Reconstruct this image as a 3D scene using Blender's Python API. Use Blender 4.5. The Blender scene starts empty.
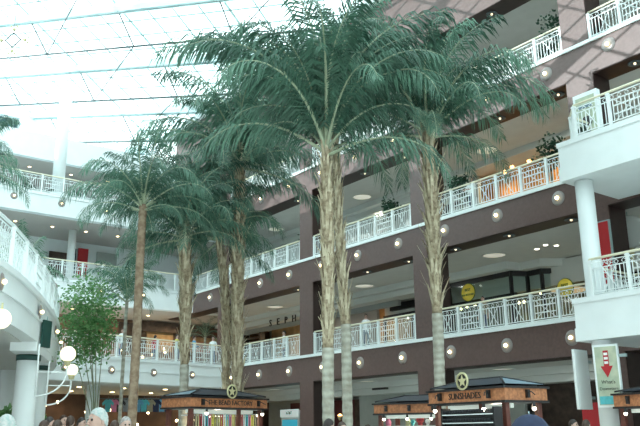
import bpy, math, random
from mathutils import Vector, Matrix
from math import sin, cos, pi, radians, atan2, hypot
random.seed(11)
col = bpy.context.scene.collection
sc = bpy.context.scene

# ------------------------------------------------------------------ camera frame
# World axes: X runs along the brown gallery front (towards the viewer = +X), Y runs into it, Z up.  Eye at (0,0,1.7).
F, PIT, ROL = 768.0, .27926, -.00906
AZ = .64998
NX, NY = cos(AZ), sin(AZ)                       # front normal in the levelled camera's frame
EYE = 1.7
def c2w(u, d, z=0.0):                            # levelled camera frame (right, forward) -> world
    return Vector((u * NY - d * NX, u * NX + d * NY, z))
def ray(px, py):
    u, v = px - 320.0, 213.0 - py
    u, v = u * cos(ROL) - v * sin(ROL), u * sin(ROL) + v * cos(ROL)
    return Vector((u, F * cos(PIT) - v * sin(PIT), v * cos(PIT) + F * sin(PIT)))
def at_d(px, py, D):                             # point seen at a pixel, D metres away on the ground
    r = ray(px, py); k = D / hypot(r.x, r.y)
    p = c2w(r.x * k, r.y * k); p.z = EYE + r.z * k
    return p
def at_y(px, py, Y):
    r = ray(px, py); w = c2w(r.x, r.y); k = Y / w.y
    return Vector((w.x * k, Y, EYE + r.z * k))

cam = bpy.data.cameras.new('camera'); co = bpy.data.objects.new('camera', cam); col.objects.link(co)
cam.sensor_width = 36; cam.lens = F / 640 * 36; cam.clip_end = 300
rt = Vector((cos(ROL), -sin(PIT) * sin(ROL), cos(PIT) * sin(ROL)))
up = Vector((-sin(ROL), -sin(PIT) * cos(ROL), cos(PIT) * cos(ROL)))
fw = Vector((0, cos(PIT), sin(PIT)))
def lw(v): w = c2w(v.x, v.y); w.z = v.z; return w
R_, U_, B_ = lw(rt), lw(up), -lw(fw)
co.matrix_world = Matrix(((R_.x, U_.x, B_.x, 0), (R_.y, U_.y, B_.y, 0), (R_.z, U_.z, B_.z, EYE), (0, 0, 0, 1)))
sc.camera = co

# ------------------------------------------------------------------ materials
def mat(name, rgb, rough=.6, noise=0.0, scale=6.0, metal=0.0, emit=None, es=0.0, rgb2=None, bump=0.0, spec=.5):
    m = bpy.data.materials.new(name); m.use_nodes = True
    nt = m.node_tree; b = nt.nodes['Principled BSDF']
    b.inputs['Base Color'].default_value = (*rgb, 1); b.inputs['Roughness'].default_value = rough
    b.inputs['Metallic'].default_value = metal; b.inputs['Specular IOR Level'].default_value = spec
    if noise or rgb2 or bump:
        tc = nt.nodes.new('ShaderNodeTexCoord'); nz = nt.nodes.new('ShaderNodeTexNoise')
        nz.inputs['Scale'].default_value = scale; nz.inputs['Detail'].default_value = 4
        nt.links.new(tc.outputs['Object'], nz.inputs['Vector'])
        if noise or rgb2:
            cr = nt.nodes.new('ShaderNodeValToRGB')
            a = rgb if rgb2 else tuple(c * (1 - noise) for c in rgb)
            c2 = rgb2 if rgb2 else tuple(min(1, c * (1 + noise)) for c in rgb)
            cr.color_ramp.elements[0].color = (*a, 1); cr.color_ramp.elements[1].color = (*c2, 1)
            cr.color_ramp.elements[0].position = .35; cr.color_ramp.elements[1].position = .65
            nt.links.new(nz.outputs['Fac'], cr.inputs['Fac']); nt.links.new(cr.outputs['Color'], b.inputs['Base Color'])
        if bump:
            bp = nt.nodes.new('ShaderNodeBump'); bp.inputs['Strength'].default_value = bump
            nt.links.new(nz.outputs['Fac'], bp.inputs['Height']); nt.links.new(bp.outputs['Normal'], b.inputs['Normal'])
    if emit:
        b.inputs['Emission Color'].default_value = (*emit, 1); b.inputs['Emission Strength'].default_value = es
    return m
def leafmat(name, a, b2, trans=.3):
    m = mat(name, a, .45, rgb2=b2, scale=2.5); nt = m.node_tree; b = nt.nodes['Principled BSDF']
    t = nt.nodes.new('ShaderNodeBsdfTranslucent'); mx = nt.nodes.new('ShaderNodeMixShader'); out = nt.nodes['Material Output']
    src = b.inputs['Base Color'].links[0].from_socket
    nt.links.new(src, t.inputs['Color']); mx.inputs[0].default_value = trans
    nt.links.new(b.outputs[0], mx.inputs[1]); nt.links.new(t.outputs[0], mx.inputs[2]); nt.links.new(mx.outputs[0], out.inputs['Surface'])
    return m
def glassmat(name, tint, mixg=.1, diff=0.0):
    m = bpy.data.materials.new(name); m.use_nodes = True; nt = m.node_tree; nt.nodes.clear()
    out = nt.nodes.new('ShaderNodeOutputMaterial'); t = nt.nodes.new('ShaderNodeBsdfTransparent'); t.inputs[0].default_value = (*tint, 1)
    g = nt.nodes.new('ShaderNodeBsdfGlossy'); g.inputs['Roughness'].default_value = .05
    mx = nt.nodes.new('ShaderNodeMixShader'); mx.inputs[0].default_value = mixg
    nt.links.new(t.outputs[0], mx.inputs[1]); nt.links.new(g.outputs[0], mx.inputs[2]); last = mx
    if diff:
        d = nt.nodes.new('ShaderNodeBsdfTranslucent'); d.inputs[0].default_value = (*tint, 1)
        m2 = nt.nodes.new('ShaderNodeMixShader'); m2.inputs[0].default_value = diff
        nt.links.new(mx.outputs[0], m2.inputs[1]); nt.links.new(d.outputs[0], m2.inputs[2]); last = m2
    nt.links.new(last.outputs[0], out.inputs['Surface'])
    return m
def transl(name, rgb, amt):
    m = mat(name, rgb, .6); nt = m.node_tree; b = nt.nodes['Principled BSDF']
    t = nt.nodes.new('ShaderNodeBsdfTranslucent'); t.inputs[0].default_value = (*rgb, 1)
    mx = nt.nodes.new('ShaderNodeMixShader'); mx.inputs[0].default_value = amt; out = nt.nodes['Material Output']
    nt.links.new(b.outputs[0], mx.inputs[1]); nt.links.new(t.outputs[0], mx.inputs[2]); nt.links.new(mx.outputs[0], out.inputs['Surface'])
    return m
M = dict(
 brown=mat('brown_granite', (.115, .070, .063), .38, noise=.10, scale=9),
 dbrown=mat('dark_brown', (.026, .012, .010), .45, noise=.15, scale=5),
 ceil=mat('grey_ceiling', (.60, .62, .60), .8, noise=.03, scale=2),
 wallg=mat('grey_green_wall', (.36, .40, .38), .75, noise=.05, scale=2),
 cove=mat('pale_cove', (.62, .66, .64), .7),
 white=mat('white_painted_wall', (.80, .86, .87), .6, noise=.02, scale=1.5),
 wrail=mat('white_rail_metal', (.82, .88, .88), .4),
 cream=mat('cream_handrail', (.80, .76, .58), .35),
 floor=mat('pale_floor_tile', (.62, .60, .56), .35, noise=.08, scale=1.2),
 beam=transl('pale_roof_strip', (.84, .94, .94), .6),
 bar=transl('pale_glazing_bar', (.62, .74, .74), .5),
 steel=mat('grey_green_steel', (.30, .40, .41), .5),
 dsteel=mat('dark_steel', (.10, .13, .14), .5),
 roofglass=glassmat('roof_glass', (.93, .99, 1.0), .03, .10),
 glass=glassmat('shop_glass', (.75, .85, .83), .07),
 dglass=mat('dark_teal_window', (.04, .10, .12), .1),
 black=mat('black_metal', (.012, .012, .014), .4),
 wood=mat('orange_brown_wood', (.42, .17, .075), .5, noise=.25, scale=14),
 dwood=mat('red_brown_wood', (.12, .035, .025), .5, noise=.2, scale=8),
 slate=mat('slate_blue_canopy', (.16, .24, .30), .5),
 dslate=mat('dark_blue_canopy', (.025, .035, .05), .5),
 gold=mat('pale_gold', (.62, .58, .34), .35, metal=.2),
 dkshop=mat('dark_shop_interior', (.07, .05, .04), .8, noise=.3, scale=3),
 warmshop=mat('warm_glow_wall', (.42, .28, .14), .8, noise=.2, scale=2),  # warm glow of the lit shops put into the wall colour
 olive=mat('olive_shop_wall', (.16, .15, .09), .8, noise=.2, scale=2),
 trunkg=mat('ringed_grey_bark', (.34, .32, .26), .9, rgb2=(.50, .50, .43), scale=5, bump=.4),
 trunkb=mat('fibrous_brown_bark', (.21, .16, .10), .9, rgb2=(.44, .37, .26), scale=9, bump=.6),
 slimbark=mat('brown_slim_bark', (.20, .13, .085), .9, rgb2=(.34, .26, .18), scale=6, bump=.5),
 boot=mat('dry_leaf_base', (.36, .29, .19), .85, rgb2=(.66, .60, .44), scale=4),
 frond=leafmat('palm_leaflets', (.030, .088, .058), (.14, .28, .20)),
 frond2=leafmat('palm_leaflets_light', (.05, .15, .09), (.10, .24, .15)),
 rachis=mat('pale_green_rachis', (.36, .42, .29), .5),
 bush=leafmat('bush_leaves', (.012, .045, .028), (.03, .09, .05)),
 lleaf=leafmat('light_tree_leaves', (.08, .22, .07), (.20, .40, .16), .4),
 stem=mat('green_grey_stem', (.20, .22, .15), .8),
 soil=mat('soil', (.05, .035, .025), .9), pot=mat('terracotta_pot', (.30, .13, .08), .7), wpot=mat('white_pot', (.78, .84, .82), .5),
 red=mat('red_panel', (.42, .012, .02), .5), redp=mat('red_poster', (.45, .02, .025), .4), redd=mat('dark_red_wall', (.075, .015, .02), .6),
 yellow=mat('yellow_sign', (.62, .52, .06), .4, emit=(.9, .75, .1), es=.12),
 green=mat('sign_green', (.05, .14, .03), .5), dgreen=mat('dark_green_band', (.01, .06, .05), .5),
 signg=mat('pale_green_poster', (.34, .42, .32), .5, rgb2=(.52, .56, .42), scale=3), white2=mat('sign_white', (.8, .85, .85), .4),
 teal=mat('teal_lit_screen', (.02, .30, .42), .3, emit=(.05, .55, .75), es=.45),
 casel=mat('case_header', (.7, .8, .8), .4, emit=(.8, 1, 1), es=.35),
 bulbw=mat('warm_bulb', (.9, .8, .5), .4, emit=(1, .78, .42), es=9),
 bulbd=mat('dim_bulb', (.9, .8, .6), .4, emit=(1, .82, .55), es=1.6),
 bulbc=mat('white_bulb', (.9, .9, .8), .4, emit=(1, .93, .75), es=7),
 bulbo=mat('orange_bulb', (.9, .5, .2), .4, emit=(1, .5, .16), es=7),
 globe=mat('milk_glass_globe', (.9, .85, .65), .4, emit=(1, .88, .6), es=1.15),
 disc=mat('ceiling_light_lens', (.9, .9, .8), .4, emit=(1, .96, .8), es=.35),
 frost=mat('frosted_sconce_glass', (.27, .245, .235), .3),
 skin=mat('skin', (.50, .33, .27), .55, noise=.06, scale=9), skin2=mat('tanned_skin', (.36, .20, .13), .55),
 hwhite=mat('white_hair', (.50, .50, .48), .8, rgb2=(.30, .40, .39), scale=40, bump=.5), hgrey=mat('grey_hair', (.42, .40, .38), .8, rgb2=(.22, .2, .19), scale=30, bump=.5),
 hdark=mat('dark_hair', (.02, .014, .012), .6, bump=.3, scale=25), hbrown=mat('brown_hair', (.045, .024, .015), .6, bump=.3, scale=25),
 eye=mat('eye_dark', (.02, .015, .01), .2), lip=mat('lip', (.40, .15, .12), .5),
)
for k, c in dict(navy=(.02, .03, .07), blue=(.12, .33, .50), teal=(.10, .45, .50), white=(.75, .78, .78), yellow=(.62, .58, .12), grey=(.22, .23, .24), black=(.02, .02, .025), red=(.4, .05, .06), khaki=(.33, .28, .19), denim=(.06, .09, .16), green=(.08, .2, .12), pink=(.65, .22, .35)).items():
    M['c_' + k] = mat(k + '_cloth', c, .85, noise=.1, scale=12)

def rings(m):
    nt = m.node_tree; b = nt.nodes['Principled BSDF']; tc = nt.nodes.new('ShaderNodeTexCoord'); w = nt.nodes.new('ShaderNodeTexWave')
    w.bands_direction = 'Z'; w.inputs['Scale'].default_value = 1.6; w.inputs['Distortion'].default_value = 1.5; w.inputs['Detail'].default_value = 1
    nt.links.new(tc.outputs['Object'], w.inputs['Vector']); mx = nt.nodes.new('ShaderNodeMixRGB'); mx.blend_type = 'MULTIPLY'; mx.inputs[0].default_value = .22
    src = b.inputs['Base Color'].links[0].from_socket; nt.links.new(src, mx.inputs[1]); nt.links.new(w.outputs['Color'], mx.inputs[2]); nt.links.new(mx.outputs[0], b.inputs['Base Color'])
rings(M['trunkg'])

# ------------------------------------------------------------------ mesh helpers
class MB:
    def __init__(s): s.v = []; s.f = []; s.m = []; s.sm = []
    def quad(s, pts, mi=0, sm=False):
        i = len(s.v); s.v += [tuple(p) for p in pts]; s.f.append(tuple(range(i, i + len(pts)))); s.m.append(mi); s.sm.append(sm)
    def box(s, x0, x1, y0, y1, z0, z1, mi=0, T=None):
        P = [Vector(p) for p in ((x0,y0,z0),(x1,y0,z0),(x1,y1,z0),(x0,y1,z0),(x0,y0,z1),(x1,y0,z1),(x1,y1,z1),(x0,y1,z1))]
        if T: P = [T @ p for p in P]
        i = len(s.v); s.v += [tuple(p) for p in P]
        for f in ((0,3,2,1),(4,5,6,7),(0,1,5,4),(1,2,6,5),(2,3,7,6),(3,0,4,7)):
            s.f.append(tuple(i + k for k in f)); s.m.append(mi); s.sm.append(False)
        return s
    def prism(s, poly, z0, z1, mi=0):            # poly: list of (x,y), counter-clockwise
        i = len(s.v); n = len(poly)
        s.v += [(x, y, z0) for x, y in poly] + [(x, y, z1) for x, y in poly]
        s.f.append(tuple(i + k for k in reversed(range(n)))); s.m.append(mi); s.sm.append(False)
        s.f.append(tuple(i + n + k for k in range(n))); s.m.append(mi); s.sm.append(False)
        for k in range(n):
            l = (k + 1) % n; s.f.append((i + k, i + l, i + n + l, i + n + k)); s.m.append(mi); s.sm.append(False)
        return s
    def tube(s, pts, rad, n=8, mi=0, caps=True, sm=True):
        pts = [Vector(p) for p in pts]; R = rad if isinstance(rad, (list, tuple)) else [rad] * len(pts)
        i0 = len(s.v); ref = None
        for k, p in enumerate(pts):
            t = (pts[min(k + 1, len(pts) - 1)] - pts[max(k - 1, 0)]).normalized()
            if ref is None: ref = Vector((1, 0, 0)) if abs(t.x) < .8 else Vector((0, 1, 0))
            a = (ref - t * ref.dot(t)).normalized(); b = t.cross(a); ref = a
            for j in range(n):
                q = p + a * (R[k] * cos(2 * pi * j / n)) + b * (R[k] * sin(2 * pi * j / n)); s.v.append(tuple(q))
        for k in range(len(pts) - 1):
            for j in range(n):
                l = (j + 1) % n
                s.f.append((i0 + k*n + j, i0 + k*n + l, i0 + (k+1)*n + l, i0 + (k+1)*n + j)); s.m.append(mi); s.sm.append(sm)
        if caps:
            s.f.append(tuple(i0 + j for j in reversed(range(n)))); s.m.append(mi); s.sm.append(False)
            e = i0 + (len(pts) - 1) * n; s.f.append(tuple(e + j for j in range(n))); s.m.append(mi); s.sm.append(False)
        return s
    def ball(s, c, r, mi=0, nu=14, nv=9, sc=(1, 1, 1)):
        c = Vector(c); i0 = len(s.v)
        for a in range(nv + 1):
            th = pi * a / nv
            for b in range(nu):
                ph = 2 * pi * b / nu
                s.v.append((c.x + r*sc[0]*sin(th)*cos(ph), c.y + r*sc[1]*sin(th)*sin(ph), c.z + r*sc[2]*cos(th)))
        for a in range(nv):
            for b in range(nu):
                l = (b + 1) % nu
                s.f.append((i0 + a*nu + b, i0 + (a+1)*nu + b, i0 + (a+1)*nu + l, i0 + a*nu + l)); s.m.append(mi); s.sm.append(True)
        return s
    def lathe(s, prof, n=20, mi=0, c=(0, 0, 0), axis='z'):
        pts = []; i0 = len(s.v)
        for r, z in prof:
            for j in range(n):
                a = 2 * pi * j / n; x, y = r * cos(a), r * sin(a)
                p = (x, y, z) if axis == 'z' else (x, -z, y)      # axis y: profile grows towards -Y
                s.v.append((c[0] + p[0], c[1] + p[1], c[2] + p[2]))
        for k in range(len(prof) - 1):
            for j in range(n):
                l = (j + 1) % n
                s.f.append((i0 + k*n + j, i0 + k*n + l, i0 + (k+1)*n + l, i0 + (k+1)*n + j)); s.m.append(mi); s.sm.append(True)
        return s
    def mesh(s, name, mats):
        me = bpy.data.meshes.new(name); me.from_pydata(s.v, [], s.f); me.validate(clean_customdata=False)
        for m in (mats if isinstance(mats, (list, tuple)) else [mats]): me.materials.append(M[m] if isinstance(m, str) else m)
        if len(me.polygons) == len(s.f):
            me.polygons.foreach_set('material_index', s.m); me.polygons.foreach_set('use_smooth', s.sm)
        me.update(); return me
    def build(s, name, mats, parent=None, loc=None, rotz=None):
        return put(name, s.mesh(name, mats), parent, loc, rotz)
def put(name, me, parent=None, loc=None, rotz=None):
    o = bpy.data.objects.new(name, me); col.objects.link(o)
    if loc is not None: o.location = loc
    if rotz is not None: o.rotation_euler.z = rotz
    if parent: o.parent = parent
    return o
def tag(o, label, cat, group=None):
    o['label'] = label; o['category'] = cat
    if group: o['group'] = group
    return o
def thing(name, label, cat, loc=(0, 0, 0), rotz=0, group=None):
    o = bpy.data.objects.new(name, None); col.objects.link(o); o.empty_display_size = .2
    o.location = loc; o.rotation_euler.z = rotz; return tag(o, label, cat, group)
def struct(name, mb, mats):
    o = mb.build(name, mats); o['kind'] = 'structure'; return o
def stuff(o, label, cat): tag(o, label, cat); o['kind'] = 'stuff'; return o
def copy_tree(o, parent=None, **kw):
    c = o.copy(); col.objects.link(c)
    if parent: c.parent = parent
    for ch in o.children: copy_tree(ch, c)
    for k, v in kw.items():
        if k in ('label', 'group'): c[k] = v
    return c
def text_mesh(name, txt, size, m, parent, loc, rot, extr=.01, align='CENTER', label=None):
    cu = bpy.data.curves.new(name, 'FONT'); cu.body = txt; cu.size = size; cu.extrude = extr; cu.align_x = align; cu.align_y = 'CENTER'
    cu.resolution_u = 2
    t = bpy.data.objects.new(name + '_tmp', cu); me = bpy.data.meshes.new_from_object(t)
    bpy.data.objects.remove(t); me.materials.clear(); me.materials.append(M[m])
    o = put(name, me, parent, loc); o.rotation_euler = rot
    if label: o['label'] = label
    return o

H = {2: 5.4, 3: 10.3, 4: 15.2, 5: 20.1}
NAMES = {1: 'ground', 2: 'second', 3: 'third', 4: 'fourth'}
YF = 22.82                                       # plane of the brown front
PIERS = [-40.2, -31.8, -23.42, -15.05, -6.65, 1.75]
PW = 1.1
ROOFZ = lambda y: (22.5 + (YF - y) * .3573) if y > 5 else (22.5 + (YF - 5) * .3573 - (5 - y) * .3573)

# ------------------------------------------------------------------ setting: floor, brown front, galleries
G0 = .25                                         # ground floor level: the eye is 1.45 m above it
struct('floor', MB().box(-70, 30, -30, 40, -.1, G0), 'floor')
g = MB()
for f in (2, 3, 4):
    g.box(-46.8, 8, YF, YF + 1, H[f] - 1.25, H[f] - .08)
g.box(-46.8, 8, YF, YF + 1, H[5] - 1.4, 22.55)
for x in PIERS:
    for z0, z1 in ((0, H[2] - 1.25), (H[2] - .08, H[3] - 1.25), (H[3] - .08, H[4] - 1.25), (H[4] - .08, H[5] - 1.4)): g.box(x, x + PW, YF, YF + 1, z0, z1)
g.box(-46.8, -46.0, YF, YF + 1, H[4] - .08, H[5] - 1.4)
struct('wall_right', g, 'brown')
g = MB()                                          # darker brown sheets over pier returns and beam undersides
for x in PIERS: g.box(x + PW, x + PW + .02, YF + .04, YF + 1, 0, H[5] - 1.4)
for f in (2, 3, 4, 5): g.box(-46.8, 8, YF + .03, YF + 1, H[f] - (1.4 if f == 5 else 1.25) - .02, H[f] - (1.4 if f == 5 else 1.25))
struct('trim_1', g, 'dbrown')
g = MB()
for f in (2, 3, 4): g.box(-46.8, 8, YF - .07, YF + .25, H[f] - .08, H[f] + .05)
struct('trim_2', g, 'wrail')
for i, f in enumerate((2, 3, 4, 5)):
    g = MB().box(-62, 8, YF + 1, 36, H[f] - 1.15, H[f] - .3, 0)
    g.box(-62, 8, YF + 1, 36, H[f] - .3, H[f], 1) if f < 5 else None
    struct('ceiling_%d' % (i + 1), g, ['ceil', 'floor'])
    g = MB().box(-62, 8, 26.9, 27.9, H[f] - 1.45, H[f] - 1.15) if f != 3 else MB().box(-62, -26.5, 26.9, 27.9, H[f] - 1.45, H[f] - 1.15)
    if f == 3: g.prism([(-26.5, 27.4), (-22.1, 27.4), (-22.0, 28.2), (-20.9, 28.2), (-18.7, 30.9), (-18.7, 31.6), (-26.5, 31.6)], H[f] - 1.5, H[f] - 1.15)
    g.box(-62, -27 if f == 3 else (-24 if f == 4 else 8), 27.3, 28.3, H[f] - 1.75, H[f] - 1.45)
    struct('trim_%d' % (i + 3), g, 'cove')
struct('wall_back', MB().box(-62, 8, 32, 32.3, 0, 21), 'wallg')

# ------------------------------------------------------------------ left wing (X = -43.4) and curved gallery
ARC = [(-12.6, .6), (-14.6, 2.25), (-16.1, 3.4), (-17.5, 4.4), (-19.2, 5.4), (-21.7, 6.65), (-24.2, 7.8), (-26.6, 8.8), (-29.5, 9.85), (-33, 10.8), (-36.3, 11.5)]
EDGE2 = ARC + [(-38.6, YF - .02)]
def smooth(P, n=4):
    out = []
    for i in range(len(P) - 1):
        p0, p1, p2, p3 = P[max(i-1, 0)], P[i], P[i+1], P[min(i+2, len(P)-1)]
        for k in range(n):
            t = k / n
            out.append(tuple(.5 * (2*p1[a] + (p2[a]-p0[a])*t + (2*p0[a]-5*p1[a]+4*p2[a]-p3[a])*t*t + (3*p1[a]-p0[a]-3*p2[a]+p3[a])*t**3) for a in (0, 1)))
    return out + [P[-1]]
ARCs = smooth(ARC, 4)
E2 = ARCs + [(-38.6, YF - .02)]
def inset(P, d):
    out = []
    for i, p in enumerate(P):
        a = Vector(P[max(i-1, 0)]); b = Vector(P[min(i+1, len(P)-1)]); t = (b - a).normalized()
        out.append((p[0] + t.y * d * 0 - (-t.y) * d * -1 * 0 + (t.y) * d, p[1] - t.x * d))
    return out
# travelling from camera side to far left, the atrium lies to the right-hand side (+Y / +X); the slab lies on the other
def slab2(off, z0, z1, mi, g):
    P = [(x + off * .55, y + off) for x, y in ARCs] + [(-38.6 + off, YF - .02)]
    poly = P + [(-62, YF - .02), (-62, -28), (P[0][0], -28)]
    g.prism(poly, z0, z1, mi)
g = MB(); slab2(0, H[2] - 1.2, H[2] - .10, 0, g); slab2(.06, H[2] - .10, H[2] + .04, 0, g); slab2(.05, H[2] - .62, H[2] - .55, 0, g)
struct('wall_curved_gallery', g, 'white')
g = MB(); slab2(-.35, H[2] - 1.22, H[2] - 1.2, 0, g); struct('ceiling_5', g, 'ceil')
g = MB(); g.box(-62, -43.4, -28, 36, H[3] - 1.2, H[3]).box(-62, -43.34, -28, 36, H[3] - .12, H[3] + .03)
g.box(-62, -43.4, -28, 36, H[4] - 1.2, H[4]).box(-62, -43.34, -28, 36, H[4] - .12, H[4] + .03)
g.box(-62, -48, -28, 36, H[5] - 1.2, H[5] + .5)
struct('wall_left', g, 'white')
g = MB()
for f in (3, 4): g.box(-62, -43.9, -28, 36, H[f] - 1.22, H[f] - 1.2)
g.box(-62, -48.4, -28, 36, H[5] - 1.22, H[5] - 1.2)
struct('ceiling_6', g, mat('warm_grey_ceiling', (.50, .46, .43), .8))
# the shop walls at the back of the left wing
g = MB().box(-48.8, -48.5, -28, 32, 0, 4.2, 0); struct('wall_left_ground', g, mat('brown_shop_front', (.065, .036, .024), .7, noise=.4, scale=.8))
g = MB().box(-48.8, -48.5, -28, 32, H[2], 9.1, 0); struct('wall_left_second', g, mat('tan_shop_front', (.20, .12, .075), .7, noise=.3, scale=.6))
g = MB().box(-49.3, -49.0, -28, 32, H[3], 14.0, 0); struct('wall_left_third', g, 'white')
g = MB().box(-54.3, -54, -28, 36, H[4], 18.9, 0); struct('wall_left_fourth', g, 'wallg')
# white tower block with a dark window above the top floor
g = MB().box(-57, -56, 14.4, 16.3, 19, 25.4).box(-57, -56, 6, 14.4, 19, 22.3).box(-57, -56, 6, 14.4, 24.6, 26); struct('wall_tower', g, 'white')
g = MB().box(-56.6, -56.5, 6, 14.4, 22.3, 24.6, 0)
for y in (8, 10, 12, 14): g.box(-56.5, -56.35, y, y + .12, 22.3, 24.6, 1)
g.box(-56.5, -56.35, 6, 14.4, 23.5, 23.6, 1)
struct('window_1', g, ['dglass', 'steel'])
# unseen walls behind the viewer; the first added to block low sun
struct('wall_sun_block', MB().box(-62, 25, -13.6, -13, 6, 22.4), 'brown')
struct('wall_near', MB().box(24, 25, -13, 23, 5, 22.3), 'white')

def column(name, label, x, y, r, z0, z1, band=None):
    t = thing(name, label, 'column', (x, y, z0))
    MB().tube([(0, 0, 0), (0, 0, z1 - z0)], r, 28).build('shaft', 'white', t)
    if band: MB().tube([(0, 0, band - z0), (0, 0, band - z0 + .16)], r + .03, 28).build('band', 'dgreen', t)['label'] = 'dark green band'
    MB().tube([(0, 0, 0), (0, 0, .25)], r + .06, 28).build('plinth', 'white', t)
    return t
p = at_d(26.5, 380, 24); column('round_column', 'thick white round column with a dark green band under the curved balcony', p.x, p.y, .31, G0, 4.18, 3.78)
p = at_d(40, 380, 28.5); column('round_column', 'thinner white column with green band just right of the thick banded column', p.x, p.y, .26, G0, 4.18, 3.85)
p = at_d(93, 395, 42); column('round_column', 'white column in front of the dark ground-floor shops behind the white-haired man', p.x, p.y, .33, G0, 4.18)
p = at_d(6, 395, 33); column('round_column', 'distant column at the left edge behind the planter', p.x, p.y, .3, G0, 4.18)
p = at_d(70, 150, 46.2); column('tall_column', 'tall white round column rising from the top left balcony to the glass roof', -43.9, 13.85, .36, H[4], 21.9)
column('round_column', 'white round column rising in front of the third floor left shops', -46.2, 15.75, .24, H[3], 14.0)
column('round_column', 'white round column carrying the projecting white balcony at right', -13.0, 20.1, .27, G0, 9.08)

# projecting white balcony at right
BX, BY = -13.45, 19.6
for i, f in enumerate((3, 2)):
    g = MB().box(BX, 8, BY, YF - .08, H[f] - .82, H[f] - .1).box(BX - .03, 8, BY - .04, YF - .08, H[f] - .1, H[f] + .05)
    g.box(BX - .025, 8, BY - .03, YF - .08, H[f] - 1.2, H[f] - .82)
    struct('wall_balcony_%d' % (i + 1), g, 'white')
# beam and soffit pieces under the curved balcony
g = MB()
c1 = at_d(26.5, 380, 24)
T = Matrix.Translation((c1.x, c1.y, 0)) @ Matrix.Rotation(atan2(.45, -1), 4, 'Z')
g.box(-1.2, 2.6, -.35, .35, 3.95, 4.2, 0, T)
struct('trim_7', g, 'white')

# ------------------------------------------------------------------ railings
PCACHE = {}
def panel_mesh(L, kind=0):
    key = (round(L, 2), kind)
    if key in PCACHE: return PCACHE[key]
    g = MB(); r = .014
    for z in (.12, .80): g.box(0, L, -.014, .014, z - .014, z + .014)
    g.box(0, L, -.012, .012, .965, .99)
    n = max(3, int(round(L / .13)))
    for k in range(1, n):
        x = L * k / n
        g.box(x - .011, x + .011, -.011, .011, .12, .80)
    m = max(2, int(round(L / .26)))
    for k in range(m):                          # diamonds in the frieze
        x = L * (k + .5) / m; w, h = .07, .07; zc = .885
        for (a, b), (c, d) in (((x - w, zc), (x, zc + h)), ((x, zc + h), (x + w, zc)), ((x + w, zc), (x, zc - h)), ((x, zc - h), (x - w, zc))):
            g.tube([(a, 0, b), (c, 0, d)], .010, 4, caps=False)
    if kind == 0:                               # crossed bars in the middle
        a, b = L * .32, L * .68
        g.tube([(a, 0, .12), (b, 0, .80)], .016, 4, caps=False); g.tube([(b, 0, .12), (a, 0, .80)], .016, 4, caps=False)
    else:
        a, b = L * .14, L * .86
        g.box(a, b, -.02, .02, .58, .62); g.box(a, b, -.02, .02, .32, .35)
        g.tube([(a, 0, .12), (b, 0, .80)], .012, 4, caps=False); g.tube([(b, 0, .12), (a, 0, .80)], .012, 4, caps=False)
    PCACHE[key] = g.mesh('baluster_panel', 'wrail'); return PCACHE[key]
POST = MB().box(-.045, .045, -.045, .045, 0, 1.06).box(-.06, .06, -.06, .06, 1.0, 1.03).mesh('post', 'wrail')
def railing(pts, z, label, step=1.22, group=None, hr='cream'):
    pts = [Vector((x, y, 0)) for x, y in pts]
    o0 = pts[0]; t = thing('balcony_railing', label, 'railing', (o0.x, o0.y, z), 0, group)
    D = [0]
    for a, b in zip(pts, pts[1:]): D.append(D[-1] + (b - a).length)
    n = max(1, round(D[-1] / step))
    def P(s):
        for k in range(len(pts) - 1):
            if s <= D[k + 1] + 1e-6: return pts[k].lerp(pts[k + 1], (s - D[k]) / max(1e-6, D[k + 1] - D[k]))
        return pts[-1]
    Q = [P(D[-1] * k / n) - o0 for k in range(n + 1)]
    for k, q in enumerate(Q): put('post', POST, t, (q.x, q.y, 0))
    for k in range(n):
        d = Q[k + 1] - Q[k]
        me = panel_mesh(round(d.length, 2), (k % 3 == 1) * 1)
        o = put('baluster_panel', me, t, (Q[k].x, Q[k].y, 0), atan2(d.y, d.x))
    MB().tube([(q.x, q.y, 1.09) for q in Q], .038, 8).build('handrail', hr, t)
    MB().tube([(q.x, q.y, .05) for q in Q], .022, 4).build('bottom_rail', 'wrail', t)
    return t
YR = YF + .08
bays = {2: [(-39.05, -31.85), (-30.65, -23.5), (-22.25, -15.1), (-13.9, -6.7)], 3: [(-43.2, -40.25), (-39.05, -31.85), (-30.65, -23.5), (-22.25, -15.1)],
        4: [(-46, -40.25), (-39.05, -31.85), (-30.65, -23.5), (-22.25, -15.1), (-13.9, -6.7)]}
where = {-46: 'short end bay', -43.2: 'short end bay at far left', -39.05: 'bay behind left palms', -30.65: 'middle bay', -22.25: 'wide right bay', -13.9: 'bay at the far right'}
for f in bays:
    for a, b in bays[f]:
        railing([(a, YR), (b, YR)], H[f] + .05, 'white railing on the %s floor of the brown front, %s' % (NAMES[f], where[a]))
railing([(-13.37, YF - .1), (-13.37, BY + .08), (4, BY + .08)], H[3] + .05, 'white railing with cream handrail on the upper projecting white balcony at right')
railing([(-13.37, YF - .1), (-13.37, BY + .08), (4, BY + .08)], H[2] + .05, 'white railing with cream handrail on the lower projecting white balcony at right')
railing([(x - .06, y - .1) for x, y in ARCs], H[2] + .04, 'white railing curving along the near left balcony', 1.45, hr='wrail')
railing([(-36.45, 11.7), (-38.7, YF - .1)], H[2] + .04, 'white railing on the second floor of the far left wing')
railing([(-43.45, 6), (-43.45, YF - .1)], H[3] + .04, 'white railing on the third floor of the far left wing by the red panel')
railing([(-43.45, 4), (-43.45, YF)], H[4] + .04, 'white railing on the top floor of the far left wing')

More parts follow.
